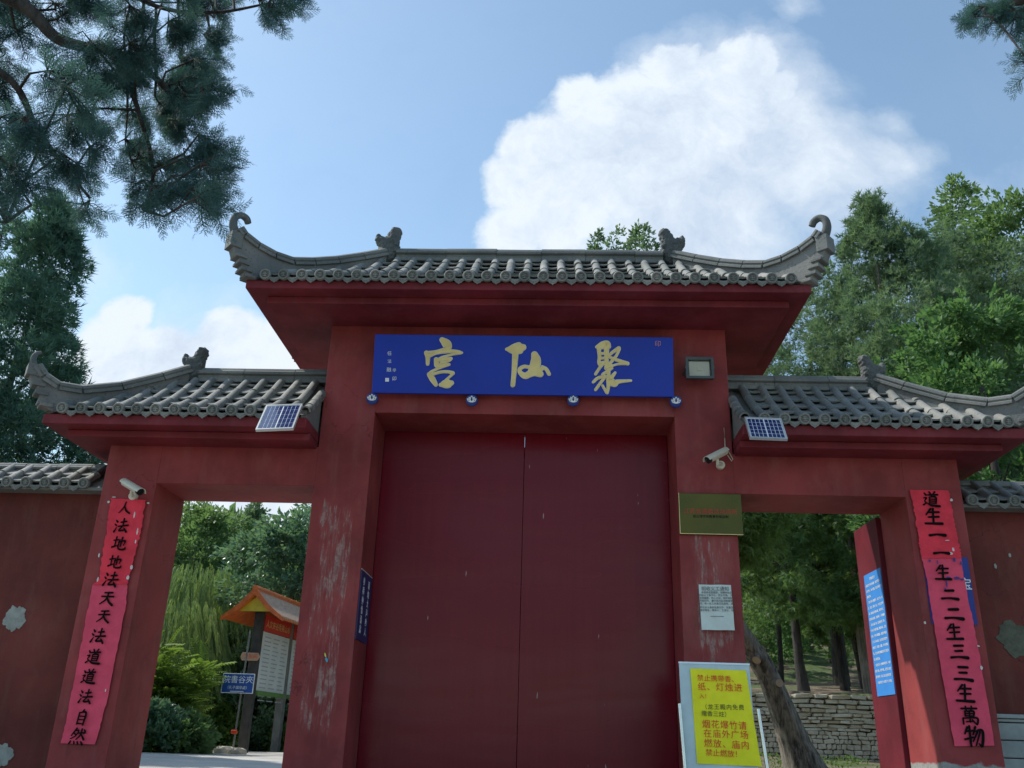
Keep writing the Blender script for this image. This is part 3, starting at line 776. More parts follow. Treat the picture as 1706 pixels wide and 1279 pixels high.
# plinth on the right wall: ledge and blocks
zp = at(1690, 1190, 7.36)[2]
mb = MB(); mb.box(3.33, 7.2, 7.33, 7.419, zp-.03, zp); mb.build('plinth_ledge', M['plinth'], wr_, bevel=.006)
mb = MB(); mb.box(3.33, 7.2, 7.35, 7.419, zp-.055, zp-.034); mb.build('plinth_ledge', M['plinth'], wr_, bevel=.006)
x = 3.33; 
for r_ in range(3):
    x = 3.33
    while x < 5.4:
        w = rng.uniform(.28, .42); mb = MB(); z1 = zp-.062-r_*.125
        mb.box(x+.004, x+w-.004, 7.36+rng.uniform(-.006, .006), 7.419, z1-.119, z1); mb.build('plinth_block', M['plinth'], wr_, bevel=.008); x += w

# ------------------------------------------------------------------ lettering helpers
def text_mesh(s, size, extrude=0., align='CENTER'):
    cu = bpy.data.curves.new('lettering', 'FONT'); cu.body = s; cu.size = size; cu.extrude = extrude
    cu.align_x = align; cu.align_y = 'CENTER'; cu.resolution_u = 2
    o = bpy.data.objects.new('lettering_source', cu); col.objects.link(o)
    dg = bpy.context.evaluated_depsgraph_get(); dg.update()
    me = bpy.data.meshes.new_from_object(o.evaluated_get(dg)); bpy.data.objects.remove(o); bpy.data.curves.remove(cu)
    return me
def frame(o, u, v):
    """matrix with local x->u, y->v, z->u x v at origin o (unit vectors)"""
    u = Vector(u).normalized(); v = Vector(v).normalized(); n = u.cross(v); v = n.cross(u)
    m = Matrix.Identity(4)
    for i in range(3): m[i][0] = u[i]; m[i][1] = v[i]; m[i][2] = n[i]; m[i][3] = o[i]
    return m
def text_obj(name, s, size, mat, parent, m4, extrude=.0006, align='CENTER', bold=0.):
    me = text_mesh(s, size, extrude, align); me.name = name
    me.materials.clear(); me.materials.append(mat)
    o = inst(name, me, parent, m4); return o

def brush(strokes, x0, y0, sx, sy, th, widen=1., step=.0003):
    """strokes of (x, y, halfwidth) in a y-down grid -> flat raised ribbons in local xy"""
    mb = MB()
    for k, st in enumerate(strokes):
        pts = catmull(st, 7); n = len(pts); L = []; Rr = []
        top = th+step*k
        for i, p in enumerate(pts):
            t = pts[min(i+1, n-1)][:2]-pts[max(i-1, 0)][:2]; t = t/(np.linalg.norm(t)+1e-9); nn = np.array([-t[1], t[0]])
            w = p[2]*widen; L.append(p[:2]+nn*w); Rr.append(p[:2]-nn*w)
        def cap(p, t, w):
            a0 = math.atan2(t[1], t[0]); return [p+w*np.array([math.cos(a0+a), math.sin(a0+a)]) for a in (R(60), R(30), 0, R(-30), R(-60))]
        t1 = pts[-1][:2]-pts[-2][:2]; t0 = pts[0][:2]-pts[1][:2]
        w1 = pts[-1][2]*widen; w0 = pts[0][2]*widen
        ce = cap(pts[-1][:2], t1, w1); cs = cap(pts[0][:2], t0, w0)
        tr = lambda q, z: (x0+q[0]*sx, y0-q[1]*sy, z)
        # body quads
        vs = []; 
        for a, b in zip(L, Rr): vs += [tr(a, top), tr(b, top)]
        if th > .002:
            for a, b in zip(L, Rr): vs += [tr(a, 0), tr(b, 0)]
        fs = [(2*i, 2*i+1, 2*i+3, 2*i+2) for i in range(n-1)]
        if th > .002:
            o = 2*n
            fs += [(2*i, 2*i+2, o+2*i+2, o+2*i) for i in range(n-1)]+[(2*i+1, o+2*i+1, o+2*i+3, 2*i+3) for i in range(n-1)]
        mb.add(vs, fs)
        for c, a, b in ((ce, L[-1], Rr[-1]), (cs, Rr[0], L[0])):
            ring = [a]+c+[b]; m = len(ring)
            if th > .002:
                mb.add([tr(q, top) for q in ring]+[tr(q, 0) for q in ring], [tuple(range(m))]+[(i, i+1, m+i+1, m+i) for i in range(m-1)])
            else: mb.add([tr(q, top) for q in ring], [tuple(range(m))])
    return mb

# ------------------------------------------------------------------ name board
TL, TR_, BL, BR = at(622, 557, 7.02), at(1122, 561, 7.02), at(622, 654, 7.10), at(1122, 661, 7.10)
bx0 = (TL[0]+BL[0])/2; bx1 = (TR_[0]+BR[0])/2; bzt = (TL[2]+TR_[2])/2; bzb = (BL[2]+BR[2])/2
board = thing('name_board', 'long royal blue name board with gold brush characters above the main doors', 'sign', ((bx0+bx1)/2, 7.1, bzb))
Uv = Vector((1, 0, 0)); Vv = Vector((0, -.08, bzt-bzb)).normalized(); Hh = math.hypot(.08, bzt-bzb)
BO = Vector((bx0, 7.10, bzb))
BF = frame(BO, Uv, Vv); Wd = bx1-bx0
mb = MB(); nrm = Uv.cross(Vv)
c = BO+Uv*Wd/2+Vv*Hh/2-nrm*.02
mb.obox(c, Uv*Wd/2, Vv*Hh/2, nrm*.019); mb.build('board_panel', M['blue'], board, bevel=.004)
zA = lambda X, Y: (610+X/6.3185, 540+Y/6.3185)
zB = lambda X, Y: (820+X/5.17, 540+Y/5.17)
gong = [[(800,165,24),(845,205,44),(866,238,34),(850,262,18)], [(820,262,9),(740,285,8),(640,300,10)], [(635,302,20),(650,350,20),(648,420,14)],
        [(660,340,12),(740,302,15),(860,285,17),(960,292,15),(1010,300,7)], [(1000,306,6),(900,322,7),(800,350,9),(745,385,14)], [(738,372,20),(745,430,24)],
        [(745,382,12),(820,372,14),(895,362,12)], [(890,375,8),(850,395,10),(790,412,12)], [(745,442,16),(820,434,13),(875,424,9)],
        [(870,430,7),(780,460,8),(690,500,10),(665,530,16)], [(665,530,20),(700,580,26),(735,638,17)], [(690,532,10),(780,506,11),(860,502,11),(915,514,14)],
        [(918,518,12),(880,555,8),(840,590,9)], [(785,640,16),(825,632,38),(870,626,42),(900,620,22)]]
xian = [[(125,216,10),(175,216,38),(240,205,48),(265,200,26)], [(200,250,24),(190,400,18),(178,525,16)], [(365,262,26),(376,310,40),(365,370,42),(340,410,30)],
        [(330,372,12),(275,366,12),(238,388,14),(244,420,16),(285,445,24),(335,425,22)], [(300,440,24),(360,415,30),(415,430,24)], [(395,405,28),(430,385,12)],
        [(430,366,8),(465,388,12),(490,430,12)]]
ju = [[(900,196,10),(940,186,28),(985,172,28),(1000,192,20)], [(918,212,14),(924,280,12),(918,330,10),(932,360,8)], [(984,205,20),(985,280,16),(985,330,13),(980,380,12)],
      [(925,256,8),(978,250,8)], [(925,296,8),(978,290,8)], [(925,335,8),(975,325,8)], [(958,335,10),(920,385,9),(890,430,9)], [(1000,275,8),(1040,240,10),(1090,207,13)],
      [(1095,215,9),(1070,270,8),(1030,320,10),(1000,350,9)], [(1010,285,8),(1080,312,11),(1165,340,13)], [(1160,343,6),(1080,346,5),(1020,365,6)],
      [(982,372,12),(1030,360,11)], [(950,435,9),(1000,400,10),(1030,380,8)], [(870,500,8),(910,465,10),(975,450,9)], [(972,456,9),(930,510,9),(890,565,9)],
      [(1003,400,10),(1000,480,14),(1000,540,11),(990,592,9)], [(985,590,8),(950,530,7)], [(1058,420,8),(1030,455,14),(1012,482,24),(1050,510,29),(1090,495,14),(1195,487,6)]]
def board_uv(px, py):
    d = ray(px, py); n = np.array(nrm); t = ((np.array(BO)-CAM) @ n)/(d @ n); p = CAM+d*t
    q = Vector(p)-BO; return q.dot(Uv), q.dot(Vv)
for nm, st, zf, sc in (('gong', gong, zA, 6.3185), ('xian', xian, zB, 5.17), ('ju', ju, zB, 5.17)):
    st2 = []
    for s_ in st:
        q = []
        for X, Y, w in s_:
            a, b = board_uv(*zf(X, Y)); q.append((a, -b, w/sc*(Wd/500)))
        st2.append(q)
    mb = brush(st2, 0, 0, 1, 1, .012, .98); 
    o = inst('gold_character', mb.mesh('gold_character', M['gold']), board, BF @ Matrix.Translation((0, 0, -.001)))
    mb2 = brush(st2, 0, 0, 1, 1, .0065, 1.0)
    # pale cut edge standing a little wider than the face
    st3 = [[(a, b, w+.0042) for a, b, w in s_] for s_ in st2]
    mb2 = brush(st3, 0, 0, 1, 1, .007, 1.0)
    inst('character_edge', mb2.mesh('character_edge', M['cream']), board, BF @ Matrix.Translation((0, 0, -.001)))
for s_, px, py, sz in (('任', 649, 589, .040), ('法', 649, 602, .036), ('融', 648, 616, .042), ('辛', 657, 617, .036), ('卯', 657, 631, .042)):
    a, b = board_uv(px, py)
    text_obj('inscription', s_, sz, M['white'], board, BF @ Matrix.Translation((a, b, .0015)) @ Matrix.Rotation(.06, 4, 'Z'))
a, b = board_uv(645, 632.5); mb = MB(); mb.box(-.016, .016, -.016, .016, 0, .002)
inst('seal', mb.mesh('seal', M['white']), board, BF @ Matrix.Translation((a, b, .0008)))
a, b = board_uv(1096, 573); 
text_obj('seal', '印', .055, simple('pale_red_seal', (.6, .25, .25)), board, BF @ Matrix.Translation((a, b, .0015)))
# lotus knobs
def lotus(px, py, label):
    p = at(px, py, 7.12)
    t = thing('lotus_disc', label, 'ornament', p, 'lotus discs under the name board')
    mb = MB(); n = 24; prof = [(.0003, -.012), (.040, -.012), (.049, -.006), (.052, .004), (.052, .018), (.0003, .018)]
    FT = Matrix.Translation(Vector(p)) @ Matrix.Rotation(R(20), 4, 'X')
    vs = [(math.cos(2*math.pi*j/n)*r, y, math.sin(2*math.pi*j/n)*r) for r, y in prof for j in range(n)]
    mb.add(vs, [(i*n+j, i*n+(j+1) % n, (i+1)*n+(j+1) % n, (i+1)*n+j) for i in range(len(prof)-1) for j in range(n)])
    inst('disc', mb.mesh('disc', M['lotus_blue'], True, 35), t, FT)
    mb = MB(); mb.tube([FT @ Vector((0, .017, 0)), (p[0], 7.199, p[2]+.01)], .012, 8); mb.build('peg', M['lotus_blue'], t)
    st = [[(0,-30,2.6),(-12,-12,2.6),(-8,8,2.6),(0,14,2.6)], [(0,-30,2.6),(12,-12,2.6),(8,8,2.6),(0,14,2.6)], [(-20,-20,2.6),(-20,0,2.6),(-4,14,2.6)], [(20,-20,2.6),(20,0,2.6),(4,14,2.6)],
          [(-34,-8,2.6),(-26,10,2.6),(-4,18,2.6)], [(34,-8,2.6),(26,10,2.6),(4,18,2.6)], [(-20,-20,2.4),(-8,-10,2.4)], [(20,-20,2.4),(8,-10,2.4)], [(-34,-8,2.4),(-20,-4,2.4)], [(34,-8,2.4),(20,-4,2.4)]]
    mb = brush(st, 0, 0, .00108, .00108, .0015, 1.25, .0001)
    inst('lotus_motif', mb.mesh('lotus_motif', M['white']), t, FT @ frame((0, -.0125, .006), (1, 0, 0), (0, 0, 1)))
lotus(620, 664, 'blue lotus disc under the left end of the name board')
lotus(786, 667, 'blue lotus disc below the character at the left of the name board')
lotus(955, 667, 'blue lotus disc under the name board right of the middle character')
lotus(1126, 669, 'blue lotus disc under the right end of the name board')

# ------------------------------------------------------------------ flood light
fp = at(1166, 612, 7.04)
fl = thing('flood_light', 'square grey flood lamp on the pillar right of the name board', 'lamp', fp)
hw, hh = .118, .098
mb = MB(); x, y, z = fp
pts = lambda w, h_, yy: [(x-w, yy, z-h_), (x+w, yy, z-h_), (x+w, yy, z+h_), (x-w, yy, z+h_)]
a, b = pts(hw, hh, y), pts(hw*.82, hh*.78, y-.0)
mb.add(a+b+pts(hw*.74, hh*.7, y+.03), [(0, 1, 5, 4), (1, 2, 6, 5), (2, 3, 7, 6), (3, 0, 4, 7), (4, 5, 9, 8), (5, 6, 10, 9), (6, 7, 11, 10), (7, 4, 8, 11)])
mb.add(pts(hw, hh, y)+pts(hw*.95, hh*.9, y+.06), [(0, 4, 5, 1), (1, 5, 6, 2), (2, 6, 7, 3), (3, 7, 4, 0), (4, 7, 6, 5)])
mb.build('housing', M['cast'], fl, fixn=False)
mb = MB(); mb.add(pts(hw*.73, hh*.69, y+.03), [(0, 1, 2, 3)]); mb.box(x-.02, x+.02, y+.02, y+.029, z-.02, z+.02)
mb.build('reflector', M['lamp_glass'], fl)
g2 = newmat('lamp_cover_glass'); t = NT(g2); t.b.inputs['Transmission Weight'].default_value = 1; t.rough(.05); t.b.inputs['IOR'].default_value = 1.1
mb = MB(); mb.box(x-hw*.80, x+hw*.80, y+.004, y+.007, z-hh*.76, z+hh*.76); mb.build('glass', g2, fl)
mb = MB(); mb.box(x-hw-.006, x-hw-.001, y, y+.15, z-.012, z+.012); mb.box(x+hw+.001, x+hw+.006, y, y+.15, z-.012, z+.012); mb.box(x-hw-.006, x+hw+.006, 7.19, 7.199, z-.012, z+.012)
mb.build('bracket', M['cast'], fl)

# ------------------------------------------------------------------ solar panels
def solar(tl, tr, br, bl, yt, yb, label, cells):
    TLp, TRp = at(*tl, yt), at(*tr, yt); BLp, BRp = at(*bl, yb), at(*br, yb)
    o = Vector((BLp+BRp)/2); u = Vector(((TRp+BRp)-(TLp+BLp))/2); v = Vector(((TLp+TRp)-(BLp+BRp))/2)
    w = u.length; hgt = v.length
    t = thing('solar_panel', label, 'solar panel', o, 'small solar panels on the wing eaves')
    F = frame(o, u, v)
    def part(name, mbx, mat, smooth=False): return inst(name, mbx.mesh(name, mat), t, F)
    mb = MB(); b = .012
    mb.box(-w/2, w/2, 0, b, -.02, .004); mb.box(-w/2, w/2, hgt-b, hgt, -.02, .004); mb.box(-w/2, -w/2+b, b, hgt-b, -.02, .004); mb.box(w/2-b, w/2, b, hgt-b, -.02, .004)
    part('frame', mb, M['alu'])
    mb = MB(); mb.box(-w/2+b, w/2-b, b, hgt-b, -.018, -.002); part('backing', mb, M['white'])
    cx, cy = cells; gw = (w-2*b-.012)/cx; gh = (hgt-2*b-.012)/cy
    cm = None
    for i in range(cx):
        for j in range(cy):
            if cm is None:
                mb = MB(); mb.box(.0025, gw-.0025, .0025, gh-.0025, 0, .0012); cm = mb.mesh('cell', M['cell'])
            gap = .006 if i >= cx/2 else 0
            inst('cell', cm, t, F @ Matrix.Translation((-w/2+b+.003+i*gw+gap, b+.006+j*gh, -.0018)))
    e = Vector((0, 7.18, 0)); c0 = F @ Vector((0, hgt*.6, -.02))
    mb = MB(); mb.tube([c0, (c0.x, 6.79, c0.z-.02), (c0.x, 6.80, 3.955)], .008, 6); part2 = mb.build('arm', M['alu'], t)
solar((443, 675), (502, 673), (489, 713), (425, 716), 6.74, 6.52, 'small pale solar panel catching light on the left wing eave', (8, 5))
solar((1233, 694), (1295, 697), (1312, 731), (1250, 729), 6.74, 6.58, 'small deep blue solar panel on the right wing eave', (8, 5))

# ------------------------------------------------------------------ cameras (bullet type)
def bullet_cam(tail, nose, yt, yn, mount, label, cable=None):
    T, N = Vector(at(*tail, yt)), Vector(at(*nose, yn)); mtp = Vector(at(*mount, 7.17))
    t = thing('security_camera', label, 'camera', mtp)
    d = (N-T).normalized(); L = (N-T).length
    side = d.cross(Vector((0, 0, 1))).normalized(); up = side.cross(d).normalized()
    F = frame(T, side, d)   # local x side, y along, z = side x d = up-ish sign
    if (F.to_3x3() @ Vector((0, 0, 1))).z < 0: F = F @ Matrix.Diagonal((-1, 1, -1, 1))
    mb = MB(); n = 14; vs = []
    for y, r in ((0, .024), (.008, .031), (L*.9, .031)):
        for j in range(n): vs.append((math.cos(2*math.pi*j/n)*r, y, math.sin(2*math.pi*j/n)*r))
    mb.add(vs, [(i*n+j, i*n+(j+1) % n, (i+1)*n+(j+1) % n, (i+1)*n+j) for i in range(2) for j in range(n)]+[tuple(range(n))])
    inst('body', mb.mesh('body', M['cam_white'], True, 40), t, F)
    mb = MB(); vs = []
    for y in (-.004, L*1.06):
        for k, r in enumerate((.040, .036)):
            for j in range(11):
                a = math.pi*(j/10); vs.append((math.cos(a)*r*1.05, y, math.sin(a)*r*.95-.004))
    fs = [(j, j+1, 22+j+1, 22+j) for j in range(10)]+[(11+j, 33+j, 33+j+1, 11+j+1) for j in range(10)]+[(22+j, 22+j+1, 33+j+1, 33+j) for j in range(10)]+[(j, 11+j, 12+j, j+1) for j in range(10)]
    mb.add(vs, fs); inst('sun_hood', mb.mesh('sun_hood', M['cam_white'], True, 50), t, F)
    mb = MB(); vs = []
    for y, r in ((L*.9, .0315), (L*1.0, .0315), (L*1.0, .022), (L*.97, .018), (L*.97, .001)):
        for j in range(n): vs.append((math.cos(2*math.pi*j/n)*r, y, math.sin(2*math.pi*j/n)*r))
    mb.add(vs, [(i*n+j, i*n+(j+1) % n, (i+1)*n+(j+1) % n, (i+1)*n+j) for i in range(4) for j in range(n)])
    inst('lens_face', mb.mesh('lens_face', M['cam_black'], True, 40), t, F)
    mid = T+d*L*.55-up*.03 if up.z > 0 else T+d*L*.55+up*.03
    mb = MB(); mb.tube([mid, mid+Vector((0, .01, -.035)), (mtp.x, 7.15, mtp.z), (mtp.x, 7.198, mtp.z)], [.013, .013, .013, .013], 10)
    mb.tube([(mtp.x, 7.165, mtp.z), (mtp.x, 7.199, mtp.z)], [.034, .036], 16); mb.build('mount', M['cam_white'], t, smooth=True, angle=50)
    if cable:
        mb = MB(); mb.tube([Vector(at(px, py, yy)) for px, py, yy in cable], .0035, 5); mb.build('cable', M['cam_white'], t, smooth=True)
    return t
bullet_cam((207, 803), (234, 819), 7.14, 7.00, (221, 826), 'ivory security camera above the left red paper strip')
bullet_cam((1209, 751), (1179, 766), 7.12, 7.02, (1201, 774), 'white security camera with cable beside the right wing roof',
           [(1206, 712, 7.15), (1207.5, 730, 7.17), (1208, 748, 7.12), (1214, 752, 7.14), (1221, 765, 7.18), (1219, 768, 7.18), (1212, 758, 7.15)])

# ------------------------------------------------------------------ couplets
CH = {
'人': [[(50,10,5),(42,50,6),(15,90,3)], [(48,40,4),(65,70,7),(95,88,6)]],
'法': [[(12,18,4),(22,28,7)], [(8,42,4),(18,50,6)], [(10,90,7),(22,62,3)], [(45,30,5),(80,24,6)], [(62,8,6),(62,52,5)], [(32,56,5),(95,48,6)], [(60,56,5),(42,82,6),(82,78,6)], [(72,68,5),(90,90,7)]],
'地': [[(8,35,5),(36,30,6)], [(22,12,6),(22,75,5)], [(6,80,7),(40,66,4)], [(42,45,5),(85,32,6),(82,62,4)], [(62,12,6),(62,70,5)], [(48,28,5),(47,78,6),(62,90,6),(95,86,7),(96,72,3)]],
'天': [[(25,22,5),(75,16,6)], [(12,46,5),(88,38,6)], [(50,18,6),(44,60,6),(12,92,4)], [(48,48,5),(66,72,7),(94,90,7)]],
'道': [[(42,6,5),(48,16,6)], [(74,4,6),(64,18,4)], [(32,26,5),(90,20,6)], [(58,26,4),(50,36,4)], [(42,38,5),(42,74,5)], [(42,38,4),(78,36,6),(78,74,5)], [(44,50,4),(76,49,4)], [(44,62,4),(76,61,4)], [(43,74,4),(77,73,4)],
       [(14,16,5),(22,26,7)], [(8,46,4),(24,44,6),(14,64,4),(22,74,5)], [(6,88,6),(26,76,4),(50,88,7),(98,90,8)]],
'自': [[(55,5,6),(45,20,4)], [(30,24,6),(30,92,5)], [(30,24,4),(72,20,7),(72,92,6)], [(32,44,4),(70,42,4)], [(32,64,4),(70,62,4)], [(31,88,5),(70,86,4)]],
'然': [[(35,5,6),(10,48,4)], [(30,18,4),(50,16,5),(38,46,4),(8,66,3)], [(22,30,5),(34,38,5)], [(52,30,4),(94,24,6)], [(70,6,6),(66,40,5),(46,66,4)], [(70,34,4),(94,62,7)], [(84,8,4),(92,16,6)],
       [(14,78,5),(8,92,6)], [(36,78,5),(40,90,6)], [(58,78,5),(64,90,6)], [(80,76,5),(92,90,7)]],
'生': [[(38,8,6),(14,42,4)], [(28,28,5),(80,22,6)], [(26,54,5),(78,48,6)], [(50,6,6),(50,88,6)], [(8,90,6),(94,84,8)]],
'一': [[(8,56,8),(50,48,6),(92,50,10)]],
'二': [[(28,30,7),(72,25,8)], [(8,76,7),(50,70,6),(95,72,10)]],
'三': [[(28,18,7),(74,14,7)], [(32,46,6),(68,42,7)], [(8,82,7),(50,76,6),(95,78,10)]],
'萬': [[(10,16,5),(92,12,6)], [(34,4,5),(36,24,5)], [(66,2,5),(62,24,5)], [(28,30,5),(28,54,5)], [(28,30,4),(74,28,6),(72,54,5)], [(30,41,4),(72,40,4)], [(29,53,4),(72,52,4)],
       [(14,66,5),(14,96,5)], [(14,66,4),(88,62,6),(86,94,6),(76,88,4)], [(51,28,5),(51,84,5)], [(30,84,4),(66,80,4)], [(62,72,4),(72,84,5)]],
'物': [[(22,10,6),(8,40,4)], [(18,28,5),(48,24,5)], [(32,4,6),(32,94,6)], [(6,66,5),(46,54,5)], [(60,6,6),(46,42,4)], [(56,26,4),(92,22,7),(84,90,7),(70,82,4)], [(68,28,5),(44,72,4)], [(80,28,5),(56,90,4)]]}
def couplet(rows, text, centres, label, yf, split, seed, csize):
    """rows: list of (left px, right px) rows down the strip, as (pxl, pyl, pxr, pyr)"""
    r = random.Random(seed)
    pts = [(at(a, b, yf), at(c_, d_, yf)) for a, b, c_, d_ in rows]
    t = thing('paper_couplet', label, 'paper banner', (pts[-1][0]+pts[-1][1])/2)
    def sheet(name, i0, i1, mat, off, torn=.004):
        mb = MB(); N = 46; vs = []; ks = []
        zt_, zb_ = pts[i0][0][2], pts[i1][0][2]
        seq = pts[i0:i1+1]; seg = np.linspace(0, len(seq)-1, N)
        for s in seg:
            i = min(int(s), len(seq)-2); f_ = s-i
            L = seq[i][0]*(1-f_)+seq[i+1][0]*f_; Rr = seq[i][1]*(1-f_)+seq[i+1][1]*f_
            L = L+np.array([r.uniform(-torn, torn), 0, 0]); Rr = Rr+np.array([r.uniform(-torn, torn), 0, 0])
            for j in range(7):
                q = L*(1-j/6)+Rr*(j/6)
                w = .003*math.sin(s*7+j)+.0025*math.sin(s*17+j*2.3)
                if j in (0, 6): w += -.003*r.random()
                vs.append((q[0], yf-off+w*.6, q[2]))
        fs = [(i*7+j, i*7+j+1, (i+1)*7+j+1, (i+1)*7+j) for i in range(N-1) for j in range(6)]
        mb.add(vs, fs); o = mb.build(name, mat, t, smooth=True, angle=180, fixn=False)
        return o
    sheet('paper_sheet', split, len(rows)-1, M['paper_pink'], 0)
    sheet('paper_sheet', 0, split+1 if split+1 < len(rows) else split, M['paper_red'], .006, .007)
    for ch, (px, py) in zip(text, centres):
        p = at(px, py, yf)
        s = csize*r.uniform(.92, 1.08)
        mb = brush(CH[ch], -s/2, s/2, s/100, s/100, .0005, .98, .00006)
        F = frame((p[0], yf-.012, p[2]), (1, 0, 0), (0, 0, 1)) @ Matrix.Rotation(r.uniform(-.06, .06), 4, 'Z') @ Matrix(((1, .12, 0, 0), (0, 1, 0, 0), (0, 0, 1, 0), (0, 0, 0, 1)))
        inst('character', mb.mesh('character', M['ink'], fixn=False), t, F)
    return t
left_rows = [(186, 830, 243, 833), (181, 860, 239, 862), (177, 890, 234, 893), (172, 920, 226, 922), (167, 950, 218, 952), (166, 965, 214, 968), (154, 974, 212, 974), (147, 1010, 210, 1008), (138, 1060, 200, 1058), (126, 1120, 188, 1115), (116, 1170, 178, 1168), (107, 1215, 167, 1210), (101, 1238, 158, 1240)]
lc = [(209, 846), (203, 875.6), (200, 905), (193, 936), (186, 965), (180, 996), (174, 1026), (165, 1059), (157, 1094), (149, 1127), (144, 1160), (137, 1195), (130, 1227)]
cpl = couplet(left_rows, '人法地地法天天法道道法自然', lc, 'creased red paper strip with black brush writing on the left outer pillar', 7.185, 5, 11, .125)
rc = [(1420+X/2.563, 780+Y/2.563) for X, Y in ((333,133),(343,208),(361,285),(378,362),(384,447),(412,540),(430,622),(432,700),(452,785),(470,878),(478,962),(497,1055),(517,1145))]
right_rows = [(1516, 816, 1580, 817), (1524, 860, 1588, 861), (1531, 905, 1597, 905), (1536, 930, 1601, 930), (1543, 960, 1606, 960), (1550, 1000, 1613, 1000), (1556, 1040, 1622, 1040), (1563, 1085, 1631, 1085), (1572, 1140, 1640, 1140), (1581, 1190, 1649, 1190), (1590, 1243, 1657, 1242)]
cpr = couplet(right_rows, '道生一一生二二生三三生萬物', rc, 'long red paper strip with black brush writing on the right outer pillar', 7.185, 2, 12, .138)
def scrap(parent, px, py, w, h_, mat, yf=7.178, rot=0, name='tape_scrap'):
    p = at(px, py, yf); mb = MB(); r = random.Random(int(px*7+py))
    pts = [(math.cos(a)*w*r.uniform(.7, 1.1), math.sin(a)*h_*r.uniform(.7, 1.1), 0) for a in np.linspace(0, 2*math.pi, 8)[:-1]]
    mb.prism(pts, (0, 0, .0015)); return inst(name, mb.mesh(name, mat), parent, frame(p, (1, 0, 0), (0, 0, 1)) @ Matrix.Rotation(rot, 4, 'Z'))
for px, py, w, h_ in ((181, 836, .012, .012), (190, 828, .02, .005), (247, 838, .012, .008), (224, 857, .006, .03), (229, 885, .007, .03), (226, 902, .006, .02), (219, 945, .012, .02), (213, 962, .014, .02), (165, 925, .008, .02), (163, 965, .008, .02), (176, 1150, .006, .012)):
    scrap(cpl, px, py, w, h_, M['tape'])
for px, py, w, h_ in ((1585, 833, .012, .014), (1583, 922, .025, .012), (1578, 900, .02, .004), (1635, 1112, .01, .018), (1630, 1076, .012, .006), (1541, 1037, .010, .012), (1588, 915, .01, .02)):
    scrap(cpr, px, py, w, h_, M['tape'])
for px, py, w, h_ in ((1549, 934, .008, .012), (1562, 936, .004, .02), (1590, 932, .012, .02), (1601, 938, .008, .02), (1594, 963, .03, .012), (1580, 962, .02, .008), (1603, 965, .014, .01), (1575, 982, .006, .02), (1577, 972, .006, .03)):
    scrap(cpr, px, py, w, h_, M['poster_navy'], 7.176, name='torn_hole')
# blue sheet behind the right couplet
A_, B_, C_, D_ = at(1537, 927, 7.196), at(1611, 928, 7.196), at(1629, 1041, 7.196), at(1552, 1040, 7.196)
t = thing('blue_notice', 'royal blue sheet mostly hidden behind the right red paper strip', 'notice', (A_+C_)/2)
mb = MB(); x0 = (A_[0]+D_[0])/2; x1 = (B_[0]+C_[0])/2; mb.box(x0, x1, 7.192, 7.198, C_[2], A_[2]); mb.build('sheet', M['poster_navy'], t)
p = at(1609, 974, 7.19); text_obj('lettering', '宝', .10, M['white'], t, frame((p[0], 7.1905, p[2]), (1, 0, 0), (0, 0, 1)))
p = at(1622, 1032, 7.19); text_obj('lettering', '！', .05, M['white'], t, frame((p[0], 7.1905, p[2]), (1, 0, 0), (0, 0, 1)))

# ------------------------------------------------------------------ plaques and notices
# brass plaque
A_, C_ = at(1130, 820.5, 7.16), at(1239, 892, 7.16)
t = thing('brass_plaque', 'brass plaque with faded red line of writing on the right gate pillar', 'plaque', (A_+C_)/2)
px0, px1, pz0, pz1 = A_[0], C_[0]-.0, C_[2]+.004, A_[2]
mb = MB(); mb.box(px0, px1, 7.165, 7.199, pz0, pz1); mb.build('plate', M['brass'], t, bevel=.004)
mb = MB(); mb.box(px0+.001, px0+.006, 7.1625, 7.166, pz0+.001, pz1-.001); mb.box(px0+.006, px1-.001, 7.1625, 7.166, pz0+.001, pz0+.006); mb.build('rim', M['gold'], t)
cxp = (px0+px1)/2
text_obj('lettering', '江苏省道教活动场所', .048, simple('worn_red_paint', (.45, .03, .02)), t, frame((cxp, 7.1635, pz0+.185), (1, 0, 0), (0, 0, 1)))
text_obj('lettering', '连云港市宗教事务局监制', .026, M['ink'], t, frame((cxp, 7.1635, pz0+.145), (1, 0, 0), (0, 0, 1)))
# white notice
A_, B_, C_, D_ = at(1164, 973.5, 7.19), at(1218, 974, 7.19), at(1226, 1050, 7.17), at(1169, 1049, 7.17)
t = thing('paper_notice', 'white printed paper notice pasted on the right gate pillar below the plaque', 'notice', (A_+C_)/2)
Fo = frame((D_+C_)/2, B_-A_, (A_+B_)/2-(C_+D_)/2); Fo[0][3] = float((A_[0]+B_[0]+C_[0]+D_[0])/4)
w, hh_ = float(np.linalg.norm(B_-A_)), float(np.linalg.norm(A_-D_))
mb = MB(); N = 8
vs = [(-w/2+w*j/N, hh_*i/N, .004*math.sin(j*1.3+i*.9)) for i in range(N+1) for j in range(N+1)]
mb.add(vs, [(i*(N+1)+j, i*(N+1)+j+1, (i+1)*(N+1)+j+1, (i+1)*(N+1)+j) for i in range(N) for j in range(N)])
inst('sheet', mb.mesh('sheet', M['paper_white'], True, 180, False), t, Fo)
text_obj('title', '招收义工通知', .036, M['grey_ink'], t, Fo @ Matrix.Translation((0, hh_*.90, .006)))
body = ['　本宫因发展需要，现面向社会', '招收义工若干名，男女不限，凡', '身体健康，热心公益，能吃苦耐', '劳者均可，遵守宫内各项制度管', '理，有一技之长者优先录用，请', '带好本人身份证复印件，到客堂', '登记报名，联系人：王道长，欢']
for i, ln in enumerate(body):
    text_obj('text_line', ln, .0185, M['grey_ink'], t, Fo @ Matrix.Translation((0, hh_*(.82-.062*i-(.02 if i > 4 else 0)), .006)))
